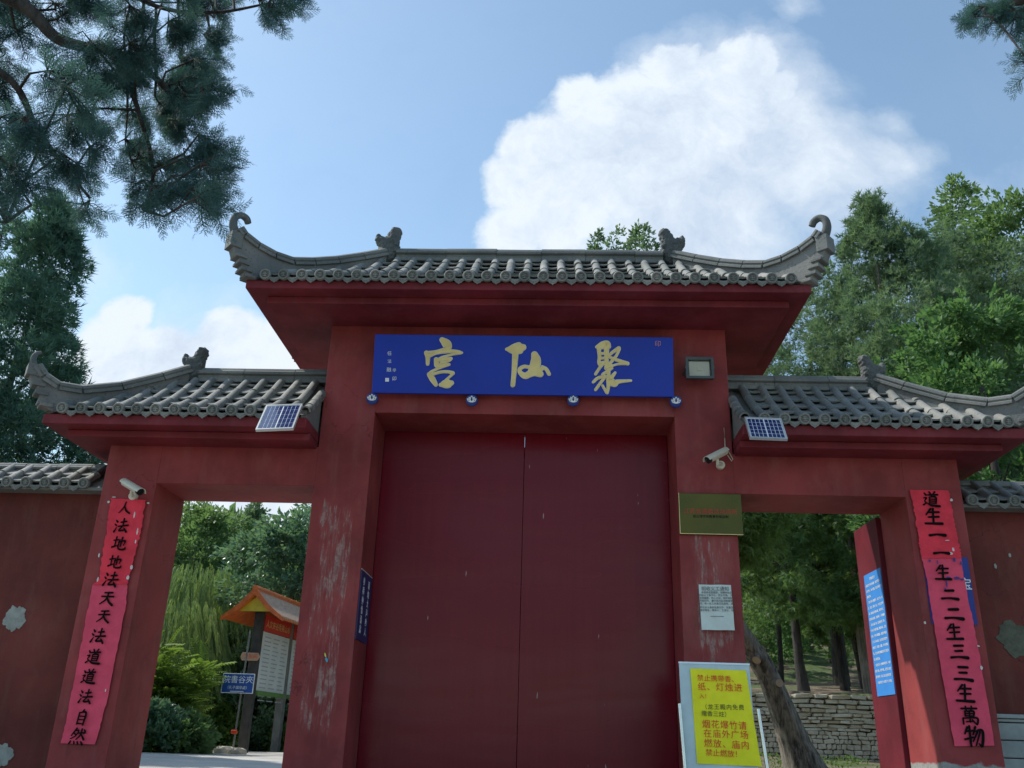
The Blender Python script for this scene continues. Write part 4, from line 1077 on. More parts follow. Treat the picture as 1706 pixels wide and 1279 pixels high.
mb = MB(); mb.box(-.05, .05, 0, .004, .0055, .0065); inst('text_line', mb.mesh('text_line', M['grey_ink']), t, Fo @ Matrix.Translation((0, hh_*.29, 0)))
# vertical navy sign in the door reveal
A_, B_, C_ = atx(601, 948, -1.53), atx(619, 963, -1.53), atx(590, 1063, -1.53)
t = thing('vertical_sign', 'narrow navy sign with two columns of white characters in the door reveal', 'sign', (A_+C_)/2)
y0s, y1s = float(A_[1]), float(B_[1]); zt_, zb_ = float(A_[2]), float(C_[2])
y0s = max(y0s, 7.215)
mb = MB(); mb.box(-1.529, -1.521, y0s, y1s, zb_, zt_); mb.build('panel', M['navy'], t)
n = 6; chh = (zt_-zb_)*.84/n
for c_, (s_, fy) in enumerate((('参拜神像请肃', .27), ('请勿大声吵人', .72))):
    for i, ch in enumerate(s_):
        zz = zt_-(zt_-zb_)*.08-chh*(i+.5); yy = y0s+(y1s-y0s)*fy
        text_obj('character', ch, min(chh, (y1s-y0s)*.5)*.95, M['white'], t, frame((-1.5205, yy, zz), (0, 1, 0), (0, 0, 1)))
# thin white conduit edge above that sign
mb = MB(); mb.box(-1.529, -1.522, y0s, y1s, zt_+.003, zt_+.009); mb.build('top_edge', M['tape'], t)
# blue poster on the open side door
A_, B_, C_, D_ = atx(1439, 958, 2.83), atx(1472, 945, 2.83), atx(1503, 1155, 2.83), atx(1464, 1160, 2.83)
t = thing('blue_poster', 'light blue information poster with small white text on the open side door', 'poster', (A_+C_)/2)
ya, yb = float((A_[1]+D_[1])/2), float(max(7.84, (B_[1]+C_[1])/2)); zt_, zb_ = float((A_[2]+B_[2])/2), float((C_[2]+D_[2])/2)
ya = min(ya, 8.36)
mb = MB(); mb.box(2.824, 2.829, yb, ya, zb_, zt_); mb.build('sheet', M['poster_blue'], t)
wd = ya-yb
F0 = frame((2.8232, (ya+yb)/2, zt_), (0, -1, 0), (0, 0, 1))
tt = ['聚仙宫简介', '聚仙宫位于夹谷山麓，始建于明代，', '历史悠久，香火旺盛，是远近闻名的', '道教圣地。', '　宫内供奉三清祖师，玉皇大帝，龙', '王，观音，财神，药王，以及文昌帝', '君，每逢庙会香客云集，热闹非凡。', '宫观依山而建，古柏参天，环境幽静', '　现存大殿三间，东西厢房各三间，', '均为近年重新修建，雕梁画栋，古色', '古香，内有石碑数通，记载重修经过', '二〇〇六年以来，各方善信捐资出力', '修建山门，殿堂，道路，停车场等设', '施，使古老的宫观焕发新的生机活力', '让人流连忘返。', '　欢迎各界人士前来参观游览，并请', '爱护文物，保护环境，注意防火安全', '遵守秩序，听从工作人员指挥安排。', '　开放时间上午八时至下午五时整。']
for i, ln in enumerate(tt):
    text_obj('text_line', ln, wd*.056*(1.15 if i == 0 else 1), M['white'], t, F0 @ Matrix.Translation((0 if i == 0 else -wd*.44, -(zt_-zb_)*(.05+.047*i), 0)), align='CENTER' if i == 0 else 'LEFT')
# small sticker remnant on the left gate pillar
t = thing('torn_sticker', 'tiny torn blue and yellow sticker on the left gate pillar', 'sticker', at(544, 1097, 7.19))
scrap(t, 544, 1099, .012, .022, M['scrap_teal'], 7.196, .5, 'teal_piece'); scrap(t, 542, 1091, .007, .02, M['scrap_yel'], 7.194, .4, 'yellow_piece')

# ------------------------------------------------------------------ standing sign
ys = 6.9
A_, B_ = at(1131, 1103, ys), at(1248, 1110, ys)
t = thing('standing_sign', 'steel sign stand with a yellow sheet of red writing before the right gate pillar', 'sign', (float((A_[0]+B_[0])/2), ys, 1.2))
w = float(B_[0]-A_[0]); cx = float((A_[0]+B_[0])/2); zt_ = float((A_[2]+B_[2])/2); hb = .86
Vt = Vector((0, .10, 1)).normalized(); Fs = frame((cx, ys-.09, zt_-hb*Vt.z), (1, -.0, 0), Vt)
def sp(name, mb, mat): return inst(name, mb.mesh(name, mat), t, Fs)
mb = MB(); mb.box(-w/2, w/2, 0, hb, -.012, 0); o = sp('backing_board', mb, M['acrylic'])
mb = MB(); mb.box(-w/2-.004, w/2+.004, hb-.001, hb+.012, -.015, .004); sp('top_rail', mb, M['steel'])
# sheet, a little askew and wavy
q = [(1149.6, 1113.6), (1242.5, 1117), (1268, 1277), (1161, 1272)]
def toF(px, py):
    n_ = np.array((Fs.to_3x3() @ Vector((0, 0, 1)))); o_ = np.array(Fs.translation); d = ray(px, py); tt_ = ((o_-CAM) @ n_)/(d @ n_); p = Vector(CAM+d*tt_); return Fs.inverted() @ p
Q = [toF(*a) for a in q]
mb = MB(); N = 16; vs = []
for i in range(N+1):
    for j in range(N+1):
        a = Q[0].lerp(Q[1], j/N); b = Q[3].lerp(Q[2], j/N); p = a.lerp(b, i/N)
        wv = .004+.004*math.sin(i*.5+j*.4)+max(0, (i/N-.45))*max(0, (j/N-.6))*.09*(.6+.4*math.sin(i*1.1+j*1.7)); vs.append((p.x, p.y, .003+wv))
mb.add(vs, [(i*(N+1)+j, (i+1)*(N+1)+j, (i+1)*(N+1)+j+1, i*(N+1)+j+1) for i in range(N) for j in range(N)])
inst('yellow_sheet', mb.mesh('yellow_sheet', M['yellow'], True, 180, False), t, Fs)
zs = lambda X, Y: (1120+X/6.767, 1090+Y/6.767)
rows_ = [('禁止携带香、', 275, 270, 740, 290, 'r'), ('纸、灯烛进', 280, 370, 790, 385, 'r'), ('入！', 300, 475, 420, 480, 'r'), ('（龙王殿内免费', 325, 595, 810, 605, 'b'), ('赠香三炷）', 325, 670, 650, 685, 'b'),
         ('烟花爆竹请', 330, 790, 840, 815, 'r'), ('在庙外广场', 345, 895, 860, 920, 'r'), ('燃放、庙内', 350, 1005, 870, 1035, 'r'), ('禁止燃放！', 370, 1110, 780, 1135, 'r')]
for s_, xa, ya_, xb, yb_, c_ in rows_:
    a = toF(*zs(xa, ya_)); b = toF(*zs(xb, yb_)); nn = len(s_); d = (b-a)/nn
    for i, ch in enumerate(s_):
        p = a+d*(i+.5); sz = min({'r': .060, 'b': .040}[c_], d.length*.98)
        ang = math.atan2(d.y, d.x)
        text_obj('character', ch, sz, M['text_red'] if c_ == 'r' else M['text_dark'], t, Fs @ Matrix.Translation((p.x, p.y, .0125+max(0, -(p.y-hb*.55))*max(0, p.x-.02)*.10)) @ Matrix.Rotation(ang, 4, 'Z'), .0004)
# steel side posts
for pxa, pxb in (((1132, 1172), (1142, 1290)), ((1263, 1181), (1280, 1290))):
    a = at(*pxa, ys-.06); b = at(*pxb, ys-.10); d = b-a; e = a+d*((1.2-a[2])/d[2])
    mb = MB(); mb.tube([a, e], .013, 10); mb.build('side_post', M['steel'], t, smooth=True, angle=60)
    mb = MB(); mb.box(e[0]-.03, e[0]+.03, e[1]-.22, e[1]+.22, 1.2, 1.225); mb.build('foot', M['steel'], t, bevel=.004)
mb = MB(); mb.box(-w/2+.02, w/2-.02, -.02, .0, -.02, .01); sp('bottom_rail', mb, M['steel'])

# ------------------------------------------------------------------ notice shelter behind the left opening
S0 = at(403, 1244, 17.0); gz = float(h(S0[0], S0[1]))
dirv = np.array([.105, 1.0]); dirv /= np.linalg.norm(dirv); nv_ = np.array([dirv[1], -dirv[0]])
def SP(a, b, z): return (S0[0]+dirv[0]*a+nv_[0]*b, S0[1]+dirv[1]*a+nv_[1]*b, z)
sh = thing('notice_shelter', 'notice board under a small orange tiled roof beyond the left opening', 'notice board', (S0[0], S0[1], gz))
zap = float(at(420, 986, 17.0)[2]); zev = zap-.50
Ls = 4.2
for k, a in enumerate((0.05, 1.55, 3.05)):
    mb = MB(); p, q_ = SP(a, 0, 0), SP(a, 0, 0)
    mb.obox((p[0], p[1], (gz+zev+.1)/2), (nv_[0]*.075, nv_[1]*.075, 0), (dirv[0]*.075, dirv[1]*.075, 0), (0, 0, (zev+.1-gz)/2+.05))
    mb.build('post', M['post_dark'] if k == 0 else M['post_grey'], sh, bevel=.01)
# roof slopes, built of ribbed tile rows
for sd_, mat in ((-1, M['orange']), (1, M['sheen_orange'])):
    mb = MB(); nr = int(Ls/.09)
    w_ = .56
    mb.prism([SP(-.3, .0, zap-.02), SP(-.3, sd_*w_*.5, zap-.30), SP(-.3, sd_*w_, zev), SP(-.3, sd_*w_, zev-.03), SP(-.3, sd_*w_*.5, zap-.34), SP(-.3, 0, zap-.07)], (dirv[0]*Ls, dirv[1]*Ls, 0))
    mb.build('roof_slope', M['orange'], sh)
    for i in range(nr):
        a = -.27+i*.09
        mb = MB(); mb.tube([SP(a, .02*sd_, zap-.01), SP(a, sd_*w_*.5, zap-.285), SP(a, sd_*(w_+.01), zev+.015)], [.022, .024, .026], 8)
        mb.build('roof_tile', mat, sh, smooth=True, angle=60)
mb = MB(); mb.tube([SP(-.34, 0, zap+.03), SP(Ls-.28, 0, zap+.03)], .055, 10); mb.obox(SP(Ls/2-.3, 0, zap), (nv_[0]*.05, nv_[1]*.05, 0), (dirv[0]*Ls/2, dirv[1]*Ls/2, 0), (0, 0, .05)); mb.build('ridge_cap', M['orange'], sh)
mb = MB(); mb.prism([SP(-.18, -.36, zev+.13), SP(-.18, .36, zev+.13), SP(-.18, 0, zap-.10)], (dirv[0]*.06, dirv[1]*.06, 0)); mb.build('gable_board', M['yellow_board'], sh)
for sd_ in (-1, 1):
    mb = MB(); mb.prism([SP(-.33, 0, zap+.05), SP(-.33, sd_*.30, zap-.27), SP(-.33, sd_*.60, zev+.01), SP(-.33, sd_*.60, zev-.06), SP(-.33, sd_*.28, zap-.36), SP(-.33, 0, zap-.08)], (dirv[0]*.06, dirv[1]*.06, 0)); mb.build('barge_board', M['orange'], sh)
zb0 = float(at(440, 1152, 17.6)[2]); zb1 = zev+.10
for a0, a1 in ((.14, 1.46), (1.64, 2.96)):
    mb = MB(); mb.prism([SP(a0, .03, zb0), SP(a1, .03, zb0), SP(a1, .03, zb1-.30), SP(a0, .03, zb1-.30)], (nv_[0]*.04, nv_[1]*.04, 0)); mb.build('display_panel', M['display'], sh)
    for c_ in range(3):
        for r_ in range(16):
            a = a0+.1+c_*.42; z = zb1-.40-r_*.075
            mb = MB(); mb.prism([SP(a, .072, z), SP(a+.30-.05*((r_*c_) % 3), .072, z), SP(a+.30-.05*((r_*c_) % 3), .072, z+.018), SP(a, .072, z+.018)], (nv_[0]*.002, nv_[1]*.002, 0)); mb.build('print_line', M['faint_ink'], sh)
    mb = MB(); mb.prism([SP(a0, .03, zb0-.08), SP(a1, .03, zb0-.08), SP(a1, .03, zb0-.005), SP(a0, .03, zb0-.005)], (nv_[0]*.07, nv_[1]*.07, 0)); mb.build('bottom_rail', M['green_rail'], sh)
    mb = MB(); mb.prism([SP(a0, .03, zb1-.29), SP(a1, .03, zb1-.29), SP(a1, .03, zb1), SP(a0, .03, zb1)], (nv_[0]*.05, nv_[1]*.05, 0)); mb.build('header_strip', M['banner_red'], sh)
for k, (s_, a) in enumerate((('人文夹谷秀美山水', .8), ('宣传栏', 2.3))):
    text_obj('header_text', s_, .15, M['gold'], sh, frame(SP(a, .084, zb1-.16), (dirv[0], dirv[1], 0), (0, 0, 1)))
# arrow board on the near post
p = SP(-.09, -.02, float(at(410, 1094, 17)[2]))
t = thing('arrow_sign', 'faded orange wooden arrow board fixed across the shelter post', 'sign', p)
pts = [(-.16, -.07), (.13, -.07), (.18, 0), (.13, .07), (-.16, .07), (-.19, 0)]
mb = MB(); mb.prism([(p[0]+a, p[1], p[2]+b) for a, b in pts], (0, .02, 0)); mb.build('arrow_board', M['arrow'], t, bevel=.004)
text_obj('lettering', '卫生间', .085, M['text_red'], t, frame((p[0], p[1]-.002, p[2]), (1, 0, 0), (0, 0, 1)))
# blue sign on its own pole
yb_ = 16.3
A_, C_ = at(372.5, 1121, yb_), at(421, 1155.5, yb_); cx, cz = (A_[0]+C_[0])/2, (A_[2]+C_[2])/2
base = at(392, 1240, yb_); gz2 = float(h(base[0], yb_))
t = thing('direction_sign', 'small blue direction sign with white characters on a leaning thin pole', 'sign', (base[0], yb_, gz2))
hw, hh2 = abs(C_[0]-A_[0])/2, abs(A_[2]-C_[2])/2
mb = MB(); mb.box(cx-hw, cx+hw, yb_-.012, yb_+.008, cz-hh2, cz+hh2); mb.build('panel', M['white'], t, bevel=.003)
mb = MB(); mb.box(cx-hw+.012, cx+hw-.012, yb_-.0145, yb_-.012, cz-hh2+.012, cz+hh2-.012); mb.build('face', M['sign_blue'], t)
text_obj('lettering', '院書谷夾', .135, M['white'], t, frame((cx, yb_-.0165, cz+.055), (1, 0, 0), (0, 0, 1)))
text_obj('lettering', '（孔子講學處）', .06, M['white'], t, frame((cx, yb_-.0165, cz-.075), (1, 0, 0), (0, 0, 1)))
mb = MB(); mb.box(cx-.12, cx+.12, yb_-.0165, yb_-.0145, cz-.14, cz-.128); mb.build('underline', M['white'], t)
a = at(417, 1050, yb_+.03)
mb = MB(); mb.tube([(a[0], yb_+.03, a[2]), (base[0]-.04, yb_+.03, gz2)], .016, 8); mb.build('pole', M['post_grey'], t)
p = at(390, 1219, yb_); mb = MB(); mb.obox(p, (.05, 0, .0), (0, .03, 0), (0, 0, .03)); mb.build('red_tie', M['text_red'], t, bevel=.015)
# rocks at the foot
def rock(px, py, Y, sx_, sy_, sz_, label, seed):
    p = at(px, py, Y); r = random.Random(seed); bm = bmesh.new(); bmesh.ops.create_icosphere(bm, subdivisions=2, radius=1)
    for v in bm.verts:
        k = 1+.16*math.sin(v.co.x*3+seed)+.12*math.sin(v.co.y*5+seed*2)+r.uniform(-.05, .05); v.co = Vector((v.co.x*sx_*k, v.co.y*sy_*k, v.co.z*sz_*k))
    me = bpy.data.meshes.new('rock'); bm.to_mesh(me); bm.free(); me.materials.append(M['stone'])
    o = reg(bpy.data.objects.new('rock', me), None, Matrix.Translation((p[0], Y, float(h(p[0], Y))+sz_*.6))); tag(o, label, 'rock')
rock(378, 1240, 16.2, .24, .16, .09, 'flat pale rock left of the blue sign pole', 2)
rock(398, 1240, 16.0, .14, .12, .09, 'rounded brown rock at the foot of the blue sign pole', 5)

# ------------------------------------------------------------------ stone retaining wall
sw = thing('stone_wall', 'dry stacked stone retaining wall beneath the trees beyond the right opening', 'wall', (4.8, 15.2, 1.7))
wx0, wx1 = float(at(1240, 1160, 15.2)[0]), 9.5
ztop = float(at(1420, 1158, 15.1)[2])
mb = MB(); mb.box(wx0, wx1, 15.16, 15.42, 1.3, ztop-.03); mb.build('wall_core', M['mortar'], sw)
sm = []
for k in range(7):
    bm = bmesh.new(); bmesh.ops.create_cube(bm, size=2)
    bmesh.ops.bevel(bm, geom=bm.edges[:], offset=.28, segments=1, affect='EDGES')
    rr = random.Random(k)
    for v in bm.verts: v.co += Vector((rr.uniform(-.12, .12), rr.uniform(-.15, .15), rr.uniform(-.15, .15)))
    me = bpy.data.meshes.new('stone'); bm.to_mesh(me); bm.free(); me.materials.append(M['stone']); sm.append(me)
zz = ztop; row = 0; nst = 0; rubv = []
rs = random.Random(5)
while zz > 1.40:
    hgt = rs.uniform(.045, .085); x = wx0-rs.uniform(0, .2)
    while x < wx1:
        w = rs.uniform(.11, .36)
        if zz > ztop-.52 and x < 6.6:
            inst('stone', rs.choice(sm), sw, Matrix.Translation((x+w/2, 15.14+rs.uniform(-.025, .02), zz-hgt/2+rs.uniform(-.006, .006))) @ Matrix.Rotation(rs.uniform(-.07, .07), 4, 'Y') @ Matrix.Diagonal((w/2*.97, .10, hgt/2*rs.uniform(.8, 1.0), 1))); nst += 1
        else: rubv.append((x+w/2, zz-hgt/2, w/2, hgt/2))
        x += w
    zz -= hgt; row += 1
mb = MB()
for x, z, a, b in rubv:
    for q in range(2):
        xx = x+(q-.5)*a; mb.obox((xx, 15.10+rs.uniform(-.02, .02), z), (a*.46, 0, rs.uniform(-.01, .01)), (0, .08, 0), (rs.uniform(-.01, .01), 0, b*.92))
o = mb.build('rubble_facing', M['rubble'], sw, bevel=.012); o['kind'] = 'stuff'

# ------------------------------------------------------------------ vegetation
def rand_unit(rs, n):
    v = rs.normal(size=(n, 3)); return v/np.linalg.norm(v, axis=1, keepdims=True)
def scatter(tv, tf, pos, axis, size, rs, nrm_=None):
    """copies of a template (x = length axis, y = width, z = normal)"""
    n = len(pos); a = axis/np.linalg.norm(axis, axis=1, keepdims=True)
    r = rand_unit(rs, n) if nrm_ is None else nrm_+rand_unit(rs, n)*.5
    b = np.cross(r, a); b /= np.linalg.norm(b, axis=1, keepdims=True)+1e-9; c = np.cross(a, b)
    tv = np.asarray(tv, float); s = size[:, None, None]
    V = (tv[None, :, 0:1]*a[:, None, :]+tv[None, :, 1:2]*b[:, None, :]+tv[None, :, 2:3]*c[:, None, :])*s+pos[:, None, :]
    Fq = np.asarray(tf)[None]+(np.arange(n)*len(tv))[:, None, None]
    return V.reshape(-1, 3), Fq.reshape(-1, len(tf[0]))
LEAF = ([(0, 0, 0), (.45, .26, .06), (1, 0, -.03), (.45, -.26, .06)], [(0, 1, 2), (0, 2, 3)])
def fan(n=5, spread=1.0, w=.07, seed=0):
    rs = random.Random(seed); v = []; f = []
    for i in range(n):
        a = (i/(n-1)-.5)*spread*2; L = rs.uniform(.7, 1.0); z = rs.uniform(-.35, .35)
        ox = rs.uniform(0, .25)
        dx, dy = math.cos(a), math.sin(a); b = len(v)
        v += [(ox-dy*w, dx*w, 0), (ox+dy*w, -dx*w, 0), (ox+dx*L, dy*L, z)]; f.append((b, b+1, b+2))
    return v, f
FAN = fan(3, .65, .085)
def pinnate(n=9):
    v = [(0, .012, 0), (0, -.012, 0), (1, 0, -.15)]; f = [(0, 1, 2)]
    for i in range(n):
        x = .12+.85*i/n; zz = -.15*x*x
        for s in (-1, 1):
            b = len(v); L = .26*(1-.35*x)
            v += [(x, 0, zz), (x+.10, s*L*.55, zz+.01), (x+.14, s*L, zz-.06), (x+.03, s*L*.5, zz)]; f += [(b, b+1, b+2), (b, b+2, b+3)]
    return v, f
PIN = pinnate()
def strand(n=10):
    v = []; f = []; rs = random.Random(3)
    for i in range(n):
        x = i/n
        for s in (-1, 1):
            b = len(v); dx = .17; v += [(x, 0, 0), (x+dx*.5, s*.030, rs.uniform(-.02, .02)), (x+dx, s*.045, 0), (x+dx*.5, s*.008, 0)]; f += [(b, b+1, b+2), (b, b+2, b+3)]
    return v, f
STR = strand()
def frond(seed=0):
    """flat spray of scale-leaved juniper: axis, side twigs, each with short fingers"""
    rs = random.Random(seed); v = []; f = []
    def blade(p, d, L, w):
        d = np.array(d)/np.linalg.norm(d); s = np.cross(d, [0, 0, 1.]); s /= np.linalg.norm(s)+1e-9
        b = len(v); q = np.array(p); m = q+d*L*.5
        v.extend([tuple(q+s*w*.5), tuple(q-s*w*.5), tuple(q+d*L)]); f.append((b, b+1, b+2))
    blade((0, 0, 0), (1, 0, 0), 1.0, .03)
    for i in range(11):
        x = .08+.80*i/11; s = 1 if i % 2 else -1; L = (.46*(1-.7*x)+.06)*rs.uniform(.8, 1.15)
        a = R(48)+rs.uniform(-.15, .15); d = np.array([math.cos(a), s*math.sin(a), rs.uniform(-.25, .25)]); p = np.array([x, 0, 0])
        blade(p, d, L, .028)
        k = max(3, int(L/.055))
        for j in range(k):
            q = p+d/np.linalg.norm(d)*L*(.2+.75*j/k); s2 = 1 if j % 2 else -1
            a2 = math.atan2(d[1], d[0])+s2*.6
            blade(q, (math.cos(a2), math.sin(a2), rs.uniform(-.4, .4)), .10*rs.uniform(.8, 1.2), .026)
    for j in range(4):
        a2 = (-1)**j*.45; blade((.82+.04*j, 0, 0), (math.cos(a2), math.sin(a2), 0), .13, .026)
    return v, f

def limbs(mb, base, top, r0, n, rs, spread, z0f=.35, nseg=3, tipr=.012):
    base = np.array(base, float); top = np.array(top, float); tips = []
    for i in range(n):
        f_ = z0f+(1-z0f)*rs.random()**.9*.85; p = base+(top-base)*f_
        a = rs.uniform(0, 2*math.pi); L = spread*(1.15-f_)*rs.uniform(.6, 1.0)
        d = np.array([math.cos(a), math.sin(a), rs.uniform(.3, .9)]); q1 = p+d*L*.5+rs.normal(size=3)*.05*L; q2 = p+d*L*np.array([1, 1, .9])
        mb.tube([p, q1, q2], [r0*(1-f_)*.45+tipr, r0*(1-f_)*.25+tipr*.7, tipr*.4], 5, cap=False); tips.append(q2)
    return tips

def tree(name, label, cat, base, height, rad, zc0, mat, bark, n, size, seed, tmpl=LEAF, shape='round', nclump=60, trunk_r=.12, lean=(0, 0), group=None, clump_r=.22, upb=.3, trunk_top=.85, xclump=None, limb_n=14, nmul=.74, szmul=.80):
    rs = np.random.RandomState(seed); bx, by = base; bz = float(h(bx, by))-.05
    top = np.array([bx+lean[0], by+lean[1], bz+height])
    t = thing(name, label, cat, (bx, by, bz), group)
    mb = MB(); k = 7; pts = []; rr = []
    b0 = np.array([bx, by, bz]); tt_ = b0+(top-b0)*trunk_top
    for i in range(k):
        f_ = i/(k-1); pts.append(b0+(tt_-b0)*f_+np.array([math.sin(f_*5+seed)*.06, math.cos(f_*4+seed)*.05, 0])*height*.12*min(1, f_*3)); rr.append(trunk_r*(1.25 if i == 0 else 1)*(1-f_*.82)+.006)
    mb.tube(pts, rr, 9, cap=False); limbs(mb, b0, tt_, trunk_r, limb_n, rs, rad*.95, max(.15, zc0))
    mb.build('trunk', bark, t, smooth=True, angle=70, fixn=False)
    # clumps
    C_ = []; 
    zc = bz+height*zc0; hc = height*(1-zc0)
    for i in range(nclump):
        f_ = rs.uniform(0, 1)
        if shape == 'cone': prof = (1-f_)**.75*.95+.05; rr_ = clump_r*rad*(1.15-f_*.7)
        elif shape == 'spindle': prof = min(1, (f_*3.2+.35))*(1-f_**2.2)*.98+.03; rr_ = clump_r*rad*(1.1-f_*.55)
        else: prof = math.sqrt(max(0, 1-(2*f_-1)**2))*.92+.05; rr_ = clump_r*rad
        a = rs.uniform(0, 2*math.pi); q = rs.uniform(.35, 1.0)**.6*rad*prof
        ax = b0+(top-b0)*(zc0+(1-zc0)*f_)
        C_.append((ax[0]+math.cos(a)*q, ax[1]+math.sin(a)*q, ax[2], rr_*rs.uniform(.7, 1.25), math.cos(a), math.sin(a)))
    if shape in ('cone', 'spindle'):
        for f_ in np.linspace(.8, 1.0, 6): ax = b0+(top-b0)*f_; C_.append((ax[0], ax[1], ax[2]-.1, rad*.10, 0, 0))
    if xclump: C_ += xclump
    C_ = np.array(C_); w = C_[:, 3]**2; w /= w.sum()
    K = 16; n = int(n*nmul); sdir = rand_unit(rs, len(C_)*K).reshape(len(C_), K, 3); srad = rs.uniform(.35, 1.15, (len(C_), K))
    ci = rs.choice(len(C_), n, p=w); si = rs.randint(0, K, n); zst = np.array([1, 1, 1.2 if shape != 'round' else .8])
    d0 = sdir[ci, si]*srad[ci, si][:, None]; d1 = rand_unit(rs, n)*(rs.uniform(0, 1, n)**.6)[:, None]*.34
    pos = C_[ci, :3]+(d0+d1)*C_[ci, 3][:, None]*zst; d = d0*.7+d1*1.6
    out = np.stack([C_[ci, 4], C_[ci, 5], np.full(n, .0)], 1)
    axis = d*.8+out*.5+np.array([0, 0, upb])+rand_unit(rs, n)*.5
    sz = size*szmul*rs.uniform(.5, 1.35, n)
    V_, F_ = scatter(tmpl[0], tmpl[1], pos, axis, sz, rs)
    reg(bpy.data.objects.new('crown', bigmesh('crown', V_, F_, mat)), t)
    return t

def ttop(px, py, Y): return at(px, py, Y)
# -- left tall conifer and its neighbours
def conifer_at(px, py, Y, rad, label, mat, seed, n=26000, shape='cone', size=.16, zc0=.12, name='conifer_tree', cr=.26, nclump=110, tmpl=FAN, upb=.55, trunk_r=.13, group=None, bark=None):
    p = at(px, py, Y); hh_ = float(p[2])-float(h(p[0], Y))
    return tree(name, label, 'tree', (float(p[0]), Y), hh_, rad, zc0, mat, bark or M['bark_dark'], n, size, seed, tmpl, shape, nclump, trunk_r, clump_r=cr, upb=upb, group=group)
conifer_at(92, 346, 13.5, 2.0, 'tall dark conifer with pointed top behind the left wing roof', M['conifer'], 21, 80000, cr=.25, nclump=190, size=.185)
conifer_at(-70, 470, 12.5, 1.5, 'broad dark conifer at the left edge of the picture behind the boundary wall', M['conifer'], 22, 32000, nclump=110)
conifer_at(10, 640, 17, 1.5, 'lower conifer seen between the taller ones over the left boundary wall', M['conifer'], 23, 20000)
# -- trees right of the gate
conifer_at(1450, 338, 16.5, 2.25, 'tall blue green cypress behind the right wing roof', M['cypress'], 31, 85000, 'spindle', .155, .30, 'cypress_tree', .21, 200, bark=M['bark'])
conifer_at(1590, 302, 19.5, 2.0, 'tall tree with a thin leader rising at the right edge of the sky', M['olive'], 32, 60000, 'cone', .13, .25, 'leafy_tree', .26, 130, LEAF, .2)
conifer_at(1700, 345, 18, 2.0, 'mid green leafy tree at the right edge of the picture', M['olive'], 33, 45000, 'round', .14, .2, 'leafy_tree', .26, 100, LEAF, .2)
conifer_at(1545, 400, 18.0, 2.0, 'mid green tree standing between the cypress and the tree with the thin leader', M['cypress'], 40, 45000, 'round', .13, .25, 'leafy_tree', .25, 100, FAN, .2)
conifer_at(1690, 420, 17.0, 1.9, 'rounded tree low at the right edge filling the gap above the bright tree', M['cypress'], 47, 36000, 'round', .13, .25, 'leafy_tree', .25, 90, FAN, .2)
conifer_at(1335, 470, 18.5, 1.9, 'mid green tree filling the gap between the main roof and the cypress', M['cypress'], 34, 45000, 'round', .13, .25, 'leafy_tree', .25, 100, FAN, .2)
conifer_at(1610, 520, 13.0, 1.6, 'bright yellow green tree leaning over the right wing ridge', M['bright'], 35, 52000, 'round', .12, .30, 'leafy_tree', .22, 110, LEAF, .1)
conifer_at(1530, 575, 14.0, 1.3, 'low bright green tree just above the right wing ornament', M['bright'], 36, 22000, 'round', .12, .35, 'leafy_tree', .25, 60, LEAF, .1)
conifer_at(1068, 376, 20.0, 1.5, 'slender tree whose tip shows over the main ridge near its right ornament', M['cypress'], 37, 16000, 'cone', .13, .45, 'slender_tree', .2, 70, LEAF, .4)
conifer_at(995, 388, 20.5, 1.0, 'small tree tip peeping over the main ridge left of the two slender trees', M['cypress'], 39, 9000, 'cone', .13, .45, 'slender_tree', .2, 40, LEAF, .4)
conifer_at(1028, 380, 21.0, 1.3, 'slender tree whose twin tips show over the middle of the main ridge', M['cypress'], 38, 13000, 'cone', .13, .45, 'slender_tree', .2, 60, LEAF, .4)
# -- wood in the right opening
def trunk_line(px0, py0, px1, py1, Y, r0, bark, label, seed, crown_z=(3.4, 6.0), n=18000, mat='wood_dark', rad=1.4):
    a = at(px0, py0, Y); b = at(px1, py1, Y); gz_ = float(h(a[0], Y)); d = (b-a)/(b[2]-a[2])
    base = a+d*(gz_-.1-a[2]); top = a+d*(crown_z[1]-a[2])
    t = thing('woodland_tree', label, 'tree', base); rs = np.random.RandomState(seed)
    mb = MB(); pts = [base+(top-base)*f_+np.array([math.sin(f_*7+seed)*.05, 0, 0]) for f_ in np.linspace(0, 1, 8)]
    mb.tube(pts, [r0*(1.35 if i == 0 else 1)*(1-.08*i) for i in range(8)], 10, cap=False)
    limbs(mb, base, top, r0*1.4, 9, rs, rad, .45); mb.build('trunk', bark, t, smooth=True, angle=80, fixn=False)
    C_ = []
    for i in range(55):
        z = rs.uniform(crown_z[0], crown_z[1]+.3); aa = rs.uniform(0, 6.28); q = rs.uniform(.2, 1)**.6*rad
        ax = a+d*(z-a[2]); C_.append((ax[0]+math.cos(aa)*q, ax[1]+math.sin(aa)*q, z-rs.uniform(0, .35), rs.uniform(.2, .42)))
    C_ = np.array(C_); ci = rs.randint(0, len(C_), n); K = 12; si = rs.randint(0, K, n); sd_ = rand_unit(rs, len(C_)*K).reshape(len(C_), K, 3)*rs.uniform(.4, 1.1, (len(C_), K, 1))
    dd = rand_unit(rs, n); pos = C_[ci, :3]+(sd_[ci, si]+dd*(rs.uniform(0, 1, n)**.6)[:, None]*.33)*C_[ci, 3][:, None]
    axis = dd*.6+np.array([0, 0, -.5])+rand_unit(rs, n)*.6
    V_, F_ = scatter(*FAN, pos, axis, .105*rs.uniform(.6, 1.3, n), rs)
    reg(bpy.data.objects.new('crown', bigmesh('crown', V_, F_, M[mat])), t)
trunk_line(1456, 1150, 1412, 880, 15.9, .12, M['bark_pale'], 'pale thick trunk behind the stone wall beside the open side door', 41, (3.7, 6.6), 18000)
